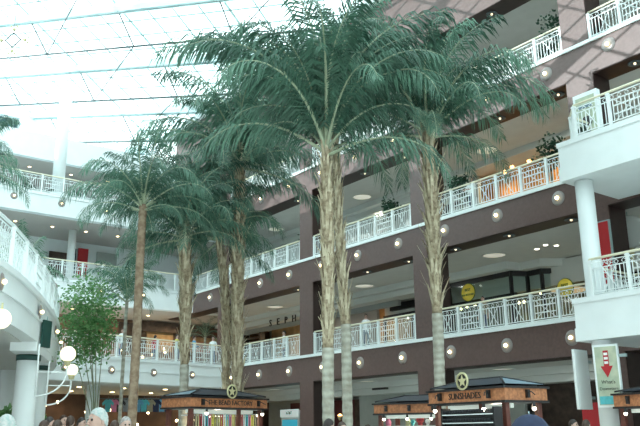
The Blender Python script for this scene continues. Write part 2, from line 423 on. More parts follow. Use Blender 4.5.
# ------------------------------------------------------------------ wall sconces and soffit lights
def sconce_proto(r=.3):
    t = thing('wall_sconce', 'x', 'wall light')
    g = MB().lathe([(.001, .03), (r * .55, .05), (r * .9, .035), (r, .005), (r, 0), (.001, 0)], 24, axis='y'); g.build('glass_disc', 'frost', t)
    g = MB()
    for k in range(8):
        a = k * pi / 4
        g.tube([(0, -.06, 0), (r * .42 * cos(a), -.075, r * .42 * sin(a))], [.02, .006], 5)
    g.build('star_bracket', 'gold', t)['label'] = 'gold star bracket'
    MB().ball((0, -.10, 0), .075, nu=10, nv=7).build('bulb', 'bulbw', t)
    return t
S0 = sconce_proto(); first = [True]
def sconce(loc, rot, label, s=1.0):
    o = S0 if first[0] else copy_tree(S0); first[0] = False
    o.location = loc; o.rotation_euler.z = rot; o['label'] = label; o['group'] = 'round star wall lights on the gallery fronts'; s = .9 if rot == 0 else .68; o.scale = (s, s, s)
    return o
SX = [-15.85 - 2.815 * k for k in range(10)]
ordn = ['first', 'second', 'third', 'fourth', 'fifth', 'sixth', 'seventh', 'eighth', 'ninth', 'tenth']
for f in (2, 3, 4):
    for k, x in enumerate(SX):
        if f == 2 and x < -38.7: continue
        if f == 4 and k in (4, 6, 7, 8, 9) : pass
        sconce((x, YF, H[f] - .55 if f > 2 else H[f] - .64), 0, 'round star wall light on the brown band of the %s floor, %s from the right' % (NAMES[f], ordn[k]))
sconce((-13.2, YF, H[4] - .47), 0, 'round star wall light on the brown band right of the wide top pier')
sconce((-10.4, YF, H[4] - .47), 0, 'round star wall light on the top brown band at the right edge')
for k, y in enumerate((11.3, 14.0, 16.7, 19.4)):
    sconce((-43.4, y, H[4] - .45), pi / 2, 'round star light on the top white band at left, %s from the left' % ordn[k])
    sconce((-43.4, y, H[3] - .45), pi / 2, 'round star light on the middle white band at left, %s from the left' % ordn[k])
for k, y in enumerate((12.6, 15.1, 17.6, 20.1)):
    x = -36.3 - (y - 11.5) * 2.3 / 11.3
    sconce((x + .02, y, H[2] - .6), pi / 2 + .2, 'round star light on the lowest white band at left, %s from the left' % ordn[k])
for k, (x, y) in enumerate(((-17.6, 4.45), (-21.5, 6.54), (-25.4, 8.30), (-28.3, 9.42))):
    sconce((x + .03, y + .05, H[2] - .42), radians(180 - 27), 'round star wall light on the curved white balcony face, %s from the left' % ordn[k])

C0 = thing('soffit_light', 'x', 'recessed light')
MB().lathe([(.17, 0), (.24, -.02), (.24, -.04), (.15, -.05), (.14, 0)], 18).build('ring', 'dsteel', C0)
MB().ball((0, 0, -.03), .05, nu=8, nv=6).build('bulb', 'bulbd', C0)
fc = [True]
for f in (3, 4, 5):
    for k, x in enumerate([-13.0 + .4] + [v + .1 for v in SX[:7]]):
        o = C0 if fc[0] else copy_tree(C0); fc[0] = False
        o.location = (x, YF + .5, H[f] - (1.42 if f == 5 else 1.27))
        o['label'] = 'round recessed light under the brown beam above the %s floor, %s from the right' % (NAMES[f - 1], ordn[k]); o['group'] = 'recessed lights under the brown beams'
# big round ceiling lights and small downlights
D0 = thing('ceiling_light', 'x', 'ceiling light')
MB().lathe([(.50, .0), (.56, -.03), (.54, -.05), (.47, -.02)], 28).build('rim', 'cove', D0)
MB().lathe([(.001, -.03), (.3, -.028), (.48, -.01)], 28).build('lens', 'disc', D0)
fd = [True]
for f in (2, 3, 4, 5):
    for k, (x, nm) in enumerate(((-10.2, 'far right bay'), (-21.6, 'wide right bay'), (-30.4, 'middle bay'), (-38.8, 'bay behind left palms'))):
        if f > 4 and k: continue
        o = D0 if fd[0] else copy_tree(D0); fd[0] = False
        o.location = (x, 26.0 if f < 5 else 27, H[f] - 1.15); o['label'] = 'large round ceiling light over the %s floor walkway, %s' % (NAMES[f - 1], nm); o['group'] = 'large round ceiling lights over the walkways'
def dots(pts, label, group, m='bulbc', r=.07):
    first = None
    for p in pts:
        if first is None:
            first = MB().lathe([(.001, -.02), (r, -.012), (r * 1.25, 0), (r * 1.4, .0)], 12).build('downlight', m)
            tag(first, label, 'downlight', group); o = first
        else: o = first.copy(); col.objects.link(o)
        o.location = p
dots([(-19.77, 26.6, 9.14), (-19.1, 26.3, 9.14), (-18.9, 26.75, 9.14)], 'small round downlight in the second floor ceiling right of the large round light', 'downlights in the second floor ceiling of the wide bay')
dots([(-47, y, 12.75 + 1.03 + .2) for y in ()] + [(-46, y, 14.0 - .02) for y in (12.2, 14.4, 16.5, 18.6)], 'small downlight in the third floor ceiling of the left wing', 'downlights in the third floor ceiling of the left wing', 'bulbw')
dots([(-50, y, 18.88) for y in (11, 13.8, 16.6, 19.2)], 'small downlight in the top floor ceiling of the left wing', 'downlights in the top ceiling of the left wing', 'bulbw')
dots([(-41, y, 4.165) for y in (12.5, 15, 17.5, 20)] + [(-45, y, 4.165) for y in (13.5, 16, 18.5, 21)], 'small warm downlight in the ground floor ceiling of the left wing', 'downlights in the ground floor ceiling of the left wing', 'bulbw', .10)
dots([(-46, y, 9.07) for y in (13.5, 16, 18.5, 21)], 'small downlight in the second floor ceiling of the left wing', 'downlights in the second floor ceiling of the left wing', 'bulbw')

# ------------------------------------------------------------------ glass roof: gable, ridge along X at Y=5, lattice turned 27 degrees
RA = radians(27.0); UX, UY = cos(RA), sin(RA); WX, WY = -sin(RA), cos(RA)
X0, X1, Y0, Y1 = -57.0, 24.0, -13.0, YF
def clip(u0, w0, du, dw, pad=0):                  # line in lattice coordinates clipped to the roof rectangle
    px, py = u0 * UX + w0 * WX, u0 * UY + w0 * WY; dx, dy = du * UX + dw * WX, du * UY + dw * WY
    t0, t1 = -1e9, 1e9
    for p, d, lo, hi in ((px, dx, X0, X1), (py, dy, Y0, Y1)):
        if abs(d) < 1e-9:
            if p < lo or p > hi: return None
            continue
        a, b = (lo - p) / d, (hi - p) / d
        if a > b: a, b = b, a
        t0 = max(t0, a); t1 = min(t1, b)
    if t1 - t0 < .5: return None
    ts = [t0, t1]
    if abs(dy) > 1e-9:
        tr = (5 - py) / dy
        if t0 + .2 < tr < t1 - .2: ts.insert(1, tr)
    return [(px + dx * t, py + dy * t) for t in ts]
def strip(g, a, b, w, h, dz=0, mi=0):             # a bar of width w, height h hanging under the roof plane
    A = Vector((a[0], a[1], ROOFZ(a[1]) + dz)); B = Vector((b[0], b[1], ROOFZ(b[1]) + dz))
    t = (B - A).normalized(); n = Vector((0, .336 if (a[1] + b[1]) / 2 > 5 else -.336, .942)); s_ = t.cross(n).normalized() * (w / 2); n = n * h
    i = len(g.v); g.v += [tuple(q) for q in (A - s_ - n, A + s_ - n, B + s_ - n, B - s_ - n, A - s_, A + s_, B + s_, B - s_)]
    for f in ((0,3,2,1),(4,5,6,7),(0,1,5,4),(1,2,6,5),(2,3,7,6),(3,0,4,7)): g.f.append(tuple(i + k for k in f)); g.m.append(mi); g.sm.append(False)
g = MB()
g.quad([(X0, 5, ROOFZ(5)), (X1, 5, ROOFZ(5)), (X1, Y1, ROOFZ(Y1)), (X0, Y1, ROOFZ(Y1))])
g.quad([(X0, Y0, ROOFZ(Y0)), (X1, Y0, ROOFZ(Y0)), (X1, 5, ROOFZ(5)), (X0, 5, ROOFZ(5))])
struct('ceiling_glass', g, 'roofglass')
gb, gm, gr, gf = MB(), MB(), MB(), MB()
wk = [34.75 + 4.4 * k for k in range(-16, 4)]
for w in wk:                                       # wide pale purlins
    L = clip(0, w, 1, 0)
    if L:
        for a, b in zip(L, L[1:]): strip(gb, a, b, .62, .30, -.02); strip(gm, a, b, .08, .12, -.33)
for w in [34.75 + 1.1 * k for k in range(-64, 14)]:  # fine glazing bars
    L = clip(0, w, 1, 0)
    if L and w not in wk:
        for a, b in zip(L, L[1:]): strip(gf, a, b, .085, .04, -.01)
for k in range(-60, 60):
    u = -34.3 + 1.725 * k; L = clip(u, 0, 0, 1)
    if L:
        for a, b in zip(L, L[1:]): strip(gf, a, b, .10 if k % 4 else .16, .04, -.01)
DR = 1.35
for w in [33.15 + 4.4 * k for k in range(-16, 4)]: # dark rods of the lower chord
    L = clip(0, w - 1.3, 1, 0)
    if L:
        for a, b in zip(L, L[1:]):
            A = Vector((a[0], a[1], ROOFZ(a[1]) - DR)); B = Vector((b[0], b[1], ROOFZ(b[1]) - DR)); gr.tube([A, B], .06, 6)
def LP(u, w, dz):
    x, y = u * UX + w * WX, u * UY + w * WY
    return (x, y, ROOFZ(y) + dz) if X0 < x < X1 and Y0 < y < Y1 else None
for w in [33.15 + 4.4 * k for k in range(-16, 4)]:
    for k in range(-14, 14):
        u = -34.3 + 6.9 * k; c = LP(u, w - 1.3, -DR)
        if not c: continue
        for du, dw in ((0, -2.8),):
            e = LP(u + du, w - .2 + dw, -.2)
            if e: gr.tube([c, e], .04 if dw < 0 else .055, 6)
        if k % 2 == 0:
            e = LP(u + 6.9, w - 1.3 - 4.4, -DR)
            if e: gr.tube([c, e], .035, 5)
struct('trim_8', gb, 'beam'); struct('trim_9', gm, 'steel'); struct('trim_10', gr, 'dsteel'); struct('trim_12', gf, 'bar')
g = MB().box(X0, X1, Y1 - .3, Y1 + .3, ROOFZ(Y1) - .35, ROOFZ(Y1) + .1).box(X0, X1, Y0 - .3, Y0 + .3, ROOFZ(Y0) - .35, ROOFZ(Y0) + .1)
struct('trim_11', g, 'white')
# hanging ornament
p = at_d(13, 40, 40); t = thing('hanging_ornament', 'small dark diamond shaped ornament hanging high under the glass roof at top left', 'ornament', p, radians(50))
g = MB(); q = [(.42, 0, 0), (0, 0, .42), (-.42, 0, 0), (0, 0, -.42), (.42, 0, 0)]
for a, b in zip(q, q[1:]): g.tube([a, b], .035, 6)
g.build('diamond_frame', 'dsteel', t)
for a in q[:4]:
    g = MB(); g.ball((a[0] * 1.5, 0, a[2] * 1.5), .10)
    for s1 in (-1, 1): g.ball((a[0] * 1.9 + s1 * .16 * (a[2] != 0), 0, a[2] * 1.9 + s1 * .16 * (a[0] != 0)), .06)
    g.tube([a, (a[0] * 2, 0, a[2] * 2)], .02, 5); g.build('finial', 'gold', t)
MB().tube([(0, 0, .8), (0, 0, ROOFZ(p.y) - p.z - 1.3)], .015, 5).build('cable', 'dsteel', t)

# ------------------------------------------------------------------ plants
def frond_mesh(e0, bend, seed, hang=.5, leaf='frond', L=1.0, nl=64, mats=None):
    rnd = random.Random(seed); g = MB(); N = 22; pts = []; dirs = []
    p = Vector((0, 0, 0)); side = rnd.uniform(-.12, .12)
    for k in range(N + 1):
        t = k / N; e = e0 - bend * t ** 1.7; yaw = side * t * 2.2
        d = Vector((cos(e) * cos(yaw), cos(e) * sin(yaw), sin(e))); pts.append(p.copy()); dirs.append(d); p = p + d * (L / N)
    g.tube(pts, [.0125 * (1 - .92 * k / N) ** 1.4 + .0008 for k in range(N + 1)], 5, mi=1)
    for i in range(nl):
        t = .13 + .87 * i / (nl - 1); kf = min(N - 1e-3, t * N); k = int(kf); fr = kf - k
        b = pts[k].lerp(pts[k + 1], fr); d = dirs[k].lerp(dirs[k + 1], fr).normalized()
        sd = d.cross(Vector((0, 0, 1)));
        if sd.length < .1: sd = Vector((0, 1, 0))
        sd.normalize(); upv = sd.cross(d)
        ll = .20 * (sin(pi * min(1, .12 + t * .80)) ** .6) * rnd.uniform(.85, 1.12)
        for s_ in (-1, 1):
            tilt = rnd.uniform(-.95, .95)
            o = (sd * s_ * cos(tilt) + upv * sin(tilt)) * .80 + d * (.55 + .5 * t); o.normalize()
            a1 = b + o * ll * .5 + Vector((0, 0, -1)) * ll * .12 * hang * 2
            a2 = a1 + (o * (1 - hang) + Vector((0, 0, -1)) * hang * 1.05).normalized() * ll * .55
            wv = d * .0056
            g.quad([b - wv * .5, b + wv * .5, a1 + wv, a1 - wv]); g.quad([a1 - wv, a1 + wv, a2])
    return g.mesh('frond', mats or [leaf, 'rachis'])
def frond_set(leaf, seed, hang, nl=64):
    S = []
    for e0, bend in ((88, 60), (78, 90), (68, 115), (54, 125), (36, 115), (12, 90), (-14, 62)):
        for j in range(2): S.append(frond_mesh(radians(e0), radians(bend), seed + len(S), hang, leaf, nl=nl))
    return S
SETS = {'queen': frond_set('frond', 100, .60, 74), 'light': frond_set('frond2', 200, .5, 60), 'small': frond_set('frond', 300, .4, 34)}
def palm(label, base, path, r0, r1, FL, n, kind='queen', rnd=1, boots=None, boots_r=1.6, levels=None, name='palm_tree', trunkm='trunkg', group=None, shag=1.0, extra=()):
    """path: trunk centre points (world), last is the crown; boots: fraction of trunk above which old leaf bases cling."""
    R = random.Random(rnd); o = Vector(base); t = thing(name, label, 'palm tree', o, 0, group)
    P = [Vector(p) - o for p in path]
    Q = []; 
    for a, b in zip(P, P[1:]):
        m = max(3, int((b - a).length / .16))
        Q += [a.lerp(b, k / m) for k in range(m)]
    Q.append(P[-1]); n_ = len(Q)
    rad = []
    for k in range(n_):
        f = k / (n_ - 1); r = r0 + (r1 - r0) * f
        rad.append(r * (1.0 + .07 * (k % 2)))
    cut = n_ if boots is None else int(n_ * boots)
    MB().tube(Q[:cut + 1], rad[:cut + 1], 12).build('trunk', trunkm, t)
    if boots is not None:
        rb = [r0 + (r1 * boots_r - r0) * min(1, (k - cut) / max(1, (n_ - cut) * .5)) for k in range(cut, n_)]
        rb = [r * (1 - .35 * max(0, (i / len(rb) - .7) / .3)) for i, r in enumerate(rb)]
        MB().tube(Q[cut:], rb, 12).build('fibrous_trunk', 'trunkb', t)
        g = MB(); L = sum((b - a).length for a, b in zip(Q[cut:], Q[cut + 1:])); m = int(L * 24)
        for i in range(m):
            f = i / m; k = cut + int(f * (n_ - cut - 1)); q = Q[k].lerp(Q[min(k + 1, n_ - 1)], R.random()); a = i * 2.399 + R.uniform(-.3, .3); rr = rb[min(k - cut, len(rb) - 1)]
            d = Vector((cos(a), sin(a), 0)); h = R.uniform(.35, .9) * shag ** .5; out = R.uniform(.04, .20) * shag
            w = Vector((-sin(a), cos(a), 0)) * R.uniform(.03, .06)
            b0 = q + d * rr * .9; b1 = b0 + d * out * .5 + Vector((0, 0, h * .55)); b2 = b0 + d * out * 1.4 + Vector((0, 0, h))
            th = d * .02
            g.quad([b0 - w, b0 + w, b1 + w * .7, b1 - w * .7]); g.quad([b1 - w * .7, b1 + w * .7, b2 + w * .3, b2 - w * .3])
            g.quad([b0 - w - th, b0 + w - th, b1 + w * .7 - th, b1 - w * .7 - th])
        g.build('leaf_bases', 'boot', t)['label'] = 'dry tan leaf bases'
    S = SETS[kind]; top = Q[-1]
    lv = levels or [0, 0, 1, 1, 1, 2, 2, 2, 2, 3, 3, 3, 3, 3, 4, 4, 4, 4, 5, 5, 5, 5, 6, 6]
    for i in range(n):
        l = lv[int(i * len(lv) / n)]
        me = S[l * 2 + R.randrange(2)]; f = put('frond', me, t, top + Vector((0, 0, .25 - l * .09)), i * 2.399 + R.uniform(-.25, .25))
        s_ = FL * R.uniform(.74, 1.16) * (1 if l < 5 else .88); f.scale = (s_, s_, s_)
        f.rotation_euler.x = R.uniform(-.16, .16)
    for az, l, s_ in extra:
        f = put('frond', S[l * 2], t, top + Vector((0, 0, .2)), radians(az)); f.scale = (s_, s_, s_)
    return t
def PX(D, *pts): return [at_d(x, y, D) for x, y in pts]
def ground(p): return Vector((p.x, p.y, G0))
def mk(label, D, pts, **k):
    P = PX(D, *pts); b = ground(P[0]) + (P[0] - P[1]) * (P[0].z / max(.1, (P[1].z - P[0].z))) * Vector((1, 1, 0)).length * 0
    return palm(label, b, [b] + P, **k)
mk('tallest palm, pale thick trunk left of a thinner twin, between the two kiosks', 21, [(328, 385), (328, 330), (328, 270), (326, 150)], r0=.15, r1=.17, FL=5.2, n=30, extra=((-127, 2, 6.6), (-140, 1, 6.4), (-115, 2, 5.8), (50, 1, 6.0)), levels=[0,0,0,0,1,1,1,1,1,2,2,2,2,2,2,3,3,3,4,5], rnd=3, boots=.38, boots_r=1.15, shag=.8)
mk('thinner darker trunked palm close behind the right of the tallest palm', 22.5, [(347, 385), (346, 330), (341, 260), (337, 200), (335, 130)], r0=.15, r1=.13, FL=4.6, n=22, levels=[0,0,0,1,1,1,1,2,2,2,3,3,4,4], rnd=4, boots=.42, boots_r=1.05, shag=.7)
mk('palm with bushy brown trunk rising in front of the wide brown pier', 23.5, [(440, 390), (438, 330), (434, 250), (428, 132)], r0=.155, r1=.18, FL=4.5, n=34, extra=((53, 3, 5.4), (-127, 1, 5.4)), levels=[0,0,0,1,1,1,1,2,2,2,2,3,3,3,3,4,4,4,5,5], rnd=5, boots=.45, boots_r=1.25, shag=1.5)
mk('palm with the shaggiest light tan trunk behind the kiosk with the gold star at left', 27, [(237, 385), (237, 330), (238, 260), (240, 160)], extra=((-127, 1, 5.4),), r0=.17, r1=.17, FL=4.4, shag=1.1, n=38, levels=[0,0,1,1,1,2,2,2,3,3,3,4,4,4,4,5,5,5,6,6], rnd=6, boots=.2, boots_r=1.3)
mk('short palm with shaggy trunk just left of the shaggiest tan trunk', 27.5, [(226, 385), (226, 330), (225, 290), (218, 235)], r0=.12, r1=.13, FL=3.5, n=26, rnd=7, boots=.25, boots_r=1.15, shag=.7)
mk('slim palm with bare light brown trunk and drooping crown at left', 24, [(133, 400), (137, 330), (140, 260), (143, 205)], r0=.14, r1=.12, FL=2.75, n=26, levels=[0,1,2,2,3,3,3,4,4,4,5,5,5], rnd=8, trunkm='slimbark')
mk('palm with brown trunk between the slim left palm and the shaggy trunks', 26, [(184, 385), (185, 330), (186, 290), (184, 232)], r0=.13, r1=.16, FL=3.3, n=32, levels=[0,1,1,2,2,3,3,3,4,4,4,5,5,6], rnd=9, boots=.45, boots_r=1.35)
mk('palm mostly beyond the left edge, only a few frond tips showing', 22, [(-32, 380), (-30, 165)], r0=.15, r1=.15, FL=2.0, n=22, rnd=12)
palm('small green palm standing on the curved left balcony', (at_d(33, 262, 27).x, at_d(33, 262, 27).y - .3, H[2] + .02), [(at_d(33, 262, 27).x, at_d(33, 262, 27).y - .3, H[2] + .02), (at_d(33, 262, 27).x, at_d(33, 262, 27).y - .3, H[2] + 1.0)], .05, .05, 1.9, 15, kind='light', rnd=13, name='small_palm', levels=[0, 1, 1, 2, 2, 3, 3, 4])
p = at_d(205, 345, 50); palm('small dark palm standing on the second floor left gallery by the lit shops', (p.x, p.y, H[2]), [(p.x, p.y, H[2]), (p.x, p.y, H[2] + 2.3)], .08, .07, 1.5, 16, kind='small', rnd=14, name='small_palm', levels=[1, 2, 2, 3, 3, 4])
p = at_d(127, 300, 30); b0 = (p.x, p.y, G0)
palm('small light green palm half hidden behind the slim bare trunk at left', b0, [b0, (p.x, p.y, p.z)], .07, .06, 2.2, 16, kind='light', rnd=15, name='small_palm', levels=[0, 1, 2, 2, 3, 3, 4, 4])
def leafcloud(g, c, rx, ry, rz, n, s, R):
    for i in range(n):
        a = R.uniform(0, 2 * pi); zz = R.uniform(-1, 1); rr = R.random() ** .4; q = math.sqrt(1 - zz * zz)
        p = Vector((c[0] + rx * rr * q * cos(a), c[1] + ry * rr * q * sin(a), c[2] + rz * rr * zz))
        d = Vector((R.gauss(0, 1), R.gauss(0, 1), R.gauss(0, .7))).normalized(); e = d.orthogonal().normalized() * s * .32; L = s * R.uniform(.7, 1.2)
        g.quad([p, p + d * L * .45 + e, p + d * L, p + d * L * .45 - e])
def shrub(label, p, r, h, pot='pot', leaf='bush', seed=1, n=420, stemh=.35, leafs=.16):
    R = random.Random(seed); t = thing('potted_shrub', label, 'shrub', p)
    MB().lathe([(.001, .02), (.2, 0), (.27, .36), (.29, .38), (.25, .38), (.24, .33), (.001, .33)], 18).build('pot', pot, t)
    g = MB()
    for k in range(4): a = k * 1.6; g.tube([(0, 0, .33), (.06 * cos(a), .06 * sin(a), .33 + stemh), (.2 * cos(a), .2 * sin(a), .6 + stemh)], [.025, .018, .01], 6)
    g.build('stem', 'stem', t)
    g = MB(); 
    for k in range(7): leafcloud(g, (R.uniform(-.45, .45) * r, R.uniform(-.45, .45) * r, .35 + stemh + h * (.25 + .5 * k / 6)), r * .6, r * .6, h * .28, n // 7, leafs, R)
    g.build('foliage', leaf, t); return t
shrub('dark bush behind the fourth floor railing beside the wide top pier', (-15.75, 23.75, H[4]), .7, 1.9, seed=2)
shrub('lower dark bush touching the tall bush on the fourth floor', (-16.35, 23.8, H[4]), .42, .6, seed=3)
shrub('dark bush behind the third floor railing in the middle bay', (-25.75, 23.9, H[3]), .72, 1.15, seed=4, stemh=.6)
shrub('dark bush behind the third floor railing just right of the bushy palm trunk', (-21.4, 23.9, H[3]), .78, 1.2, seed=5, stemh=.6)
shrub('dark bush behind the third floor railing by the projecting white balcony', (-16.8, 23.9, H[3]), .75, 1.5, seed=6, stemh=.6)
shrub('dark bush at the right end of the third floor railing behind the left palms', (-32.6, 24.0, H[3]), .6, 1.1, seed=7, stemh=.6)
p = at_d(7, 410, 26.5); shrub('leafy planter bush at the bottom left edge beside the thick column', (p.x, p.y, 1.15), .6, .7, seed=8, leafs=.2, leaf='lleaf')
p = at_d(37, 412, 31); shrub('leafy bush between the thick banded column and the crowd', (p.x, p.y, 1.15), .45, .9, seed=9, leafs=.2, leaf='lleaf')
for i, (x, D) in enumerate(((7, 26.5), (37, 31))):
    p = at_d(x, 410, D); o = MB().box(-.8, .8, -.5, .5, 0, .9).build('planter_box', 'dwood', None, (p.x, p.y, G0)); tag(o, 'reddish brown planter box under the leafy bush %s' % ('at the bottom left edge', 'between column and crowd')[i], 'planter')
shrub('white round pot with small plant behind the upper white balcony railing', (-13.0, 20.5, H[3] + .02), .3, .3, pot='wpot', seed=10, n=120, stemh=.02)
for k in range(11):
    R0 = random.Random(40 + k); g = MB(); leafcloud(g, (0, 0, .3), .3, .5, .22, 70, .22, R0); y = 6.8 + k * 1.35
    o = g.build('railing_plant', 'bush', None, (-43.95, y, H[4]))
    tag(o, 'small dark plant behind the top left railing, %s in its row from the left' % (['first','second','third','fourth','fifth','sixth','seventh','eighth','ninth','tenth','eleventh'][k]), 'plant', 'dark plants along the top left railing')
# light green tree with forked stems near the left
R = random.Random(5); b = ground(at_d(97, 400, 28)); t = thing('potted_tree', 'airy light green tree with forked thin stems left of the slim palm', 'tree', b)
tops = []
for k in range(6):
    px, py = [(76, 300), (84, 285), (96, 290), (106, 310), (90, 310), (68, 325)][k]
    e = at_d(px, py, 28 + R.uniform(-.8, .8)) - b; m = e * .5; m.x *= .35; m.y *= .35; m.z = e.z * .42
    MB().tube([(0, 0, 0), m * .5, m, e], [.03, .026, .02, .008], 7).build('branch', 'stem', t); tops.append((m, e))
MB().lathe([(.001, .02), (.3, 0), (.42, .5), (.38, .5), (.001, .45)], 20).build('pot', 'pot', t)
g = MB()
for m, e in tops:
    for k in range(7):
        f = .5 + .5 * k / 6; c = Vector(m).lerp(e, f)
        leafcloud(g, (c.x + R.uniform(-.3, .3), c.y + R.uniform(-.3, .3), c.z + .1), .60, .60, .45, 75, .13, R)
g.build('foliage', 'lleaf', t)

# ------------------------------------------------------------------ shops
def storefront(label, pts, z, h, back='olive', depth=3.2, nb=10, bulb='bulbw', power=60, sill=.0, header=.25, warm=(1, .72, .42), bgroup=None, mull=1.6, glass=True, seed=1, frame='black'):
    """dark framed shop window along pts (world xy), warm shop room behind it"""
    R = random.Random(seed); o = Vector((pts[0][0], pts[0][1], z)); t = thing('shop_window', label, 'shop window', o)
    Q = [Vector((a - o.x, b - o.y, 0)) for a, b in pts]; G = MB(); g = MB()
    for a, b in zip(Q, Q[1:]):
        d = b - a; L = d.length; ang = atan2(d.y, d.x); T = Matrix.Translation(a) @ Matrix.Rotation(ang, 4, 'Z')
        g.box(0, L, -.06, .06, h - header, h, 0, T); g.box(0, L, -.06, .06, 0, .12, 0, T)
        n = max(1, round(L / mull))
        for k in range(n + 1): g.box(L * k / n - .07, L * k / n + .07, -.065, .065, 0, h, 0, T)
        if glass: G.quad([T @ Vector(q) for q in ((0, 0, .12), (L, 0, .12), (L, 0, h - header), (0, 0, h - header))])
    g.build('frame', frame, t)
    if glass: G.build('glass', 'glass', t)
    x0, x1 = min(q.x for q in Q), max(q.x for q in Q); y0, y1 = min(q.y for q in Q), max(q.y for q in Q)
    return t
def lamp(loc, power, rgb=(1, .75, .45), size=.6, rot=(0, 0, 0)):
    l = bpy.data.lights.new('lamp', 'AREA'); l.energy = power; l.color = rgb; l.size = size
    o = bpy.data.objects.new('lamp', l); col.objects.link(o); o.location = loc; o.rotation_euler = rot; return o
# shop rooms behind the brown front (boxes standing on the gallery floors)
def room(name, x0, x1, y0, y1, z, h, m, fl='dkshop'):
    g = MB().box(x0, x1, y1, y1 + .1, z, z + h, 0).box(x0, x0 + .1, y0, y1, z, z + h, 0).box(x1 - .1, x1, y0, y1, z, z + h, 0).box(x0, x1, y0, y1, z + h, z + h + .1, 0)
    struct(name, g, m)
wi = [2]
def wallseg(x0, x1, y, z0, z1, m, th=.2):
    wi[0] += 1; struct('wall_shop_%d' % wi[0], MB().box(x0, x1, y, y + th, z0, z1), m)
# second floor, wide bay: corner shop with yellow round signs
z2 = H[2]
SP = [(-27.3, 27.9), (-22.3, 27.9), (-22.3, 28.6), (-21.4, 28.6), (-19.3, 31.2)]
storefront('dark framed corner shop window with round yellow sign on the second floor', [(-26.2, 27.95), (-22.35, 27.95)], z2, 3.42, mull=4)
storefront('narrow dark framed shop door recess between two large panes on the second floor', [(-22.35, 27.95), (-22.0, 28.7), (-21.2, 28.7)], z2, 3.42, mull=2)
storefront('dark framed angled shop window with oval lamp inside on the second floor', [(-21.2, 28.7), (-19.2, 31.2)], z2, 3.42, mull=6)
wallseg(-19.1, -13, 29.6, z2, H[3] - 1.2, 'black')
wallseg(-27.3, -26.2, 27.9, z2, H[3] - 1.2, 'dbrown')
g = MB().box(-30, -19.3, 31.7, 31.95, z2, 9.0); struct('wall_shop_2', g, 'olive')
t = thing('oval_ceiling_lamp', 'large warm oval lamp glowing inside the angled shop window', 'lamp', (-21.0, 30.4, z2 + 2.55))
MB().lathe([(.001, -.06), (.7, -.04), (.85, .02), (.001, .03)], 28).build('shade', mat('amber_lamp_shade', (.7, .5, .3), .5, emit=(1, .62, .3), es=.55), t); MB().tube([(0, 0, 0), (0, 0, .6)], .03, 6).build('stem', 'black', t)
def yellow_sign(loc, r, label, rot=0):
    t = thing('round_sign', label, 'sign', loc, rot)
    MB().lathe([(.001, .03), (r, .03), (r, 0), (.001, 0)], 32, axis='y').build('disc', 'yellow', t)
    MB().lathe([(r * .98, .035), (r * 1.05, .02), (r * 1.05, 0)], 32, axis='y').build('rim', 'green', t)
    text_mesh('sign_lettering', 'BEST', r * .42, 'green', t, (0, -.05, r * .28), (pi / 2, 0, 0)); text_mesh('sign_lettering', 'BOOKSTORE', r * .31, 'green', t, (0, -.05, -.12), (pi / 2, 0, 0))
    return t
p = at_y(468.5, 292.5, 27.7); yellow_sign(p, .42, 'round yellow sign with green lettering on the left pane of the second floor shop')
p = at_y(565.5, 288, 27.7); yellow_sign(p, .40, 'round yellow sign beside the projecting balcony on the second floor')
def bulbs(pts, label, group, m='bulbw', r=.06):
    f = None
    for p in pts:
        if f is None: f = MB().ball((0, 0, 0), r, nu=8, nv=6).build('small_lamp', m); tag(f, label, 'lamp', group); o = f
        else: o = f.copy(); col.objects.link(o)
        o.location = p
bulbs([at_y(x, y, 29.6) for x, y in ((461, 309), (467, 307), (475, 305), (482, 295), (491, 297), (512, 294), (515, 301), (519, 303), (524, 302), (541, 293))], 'small warm lamp inside the corner shop of the second floor', 'small warm lamps in the second floor corner shop', r=.07)
# second floor, middle bay
wallseg(-37, -32.2, 28.4, z2, H[3] - 1.2, mat('warm_plain_wall', (.44, .38, .33), .8))
storefront('dark shop window under a black sign band in the middle bay of the second floor', [(-32.2, 29.0), (-23.0, 29.0)], z2, 2.6, mull=2.3)
wallseg(-32.2, -13.5, 29.0, z2 + 2.6, H[3] - 1.2, 'cove')
g = MB().box(0, 4.2, -.1, .1, 0, .38); o = g.build('sign_band', 'black', None, (-31.4, 28.75, z2 + 2.75)); tag(o, 'blank black sign band over the middle bay shop of the second floor', 'sign')
bulbs([at_y(x, y, 30) for x, y in ((390, 312), (397, 309), (404, 313), (386, 318), (408, 318))], 'small pale lamp inside the middle bay shop of the second floor', 'small pale lamps in the middle bay shop', 'bulbc', .06)
# second floor, bay behind left palms: SEPHORA
wallseg(-50, -45.2, 28, z2, H[3] - 1.2, 'wallg'); wallseg(-45.2, -30, 28.0, z2 + 2.85, H[3] - 1.2, mat('cool_grey_fascia', (.30, .33, .32), .7)); wallseg(-45.2, -30, 30.0, z2, z2 + 3.3, 'warmshop')
t = thing('shop_sign', 'dark spaced shop lettering on the grey fascia behind the left palms', 'sign', at_y(270.5, 323.5, 27.2))
sx = (at_y(294, 318, 27.2).x - t.location.x) / 3
for k, ch in enumerate('SEPHORA'):
    text_mesh('letter', ch, .6, 'black', t, (k * sx, 0, 0), (pi / 2, 0, 0), .03)
t = thing('shutter_frame', 'dark slatted shelf frame left of the warm lit shop opening', 'shelf', (-45.0, 27.8, z2))
MB().box(0, .08, -.2, .2, 0, 2.75).box(1.9, 1.98, -.2, .2, 0, 2.75).build('upright', 'black', t)
for k in range(5): MB().box(.08, 1.9, -.2, .2, .7 + k * .42, .84 + k * .42).build('shelf', 'black', t)
for i in range(5): lamp((-41.5 + i * 2.2, 29.1, z2 + 2.8), 30, size=.5)
lamp((-24, 29.4, z2 + 3), 60, (1, .85, .6)); lamp((-20.6, 30.6, z2 + 2.2), 45)
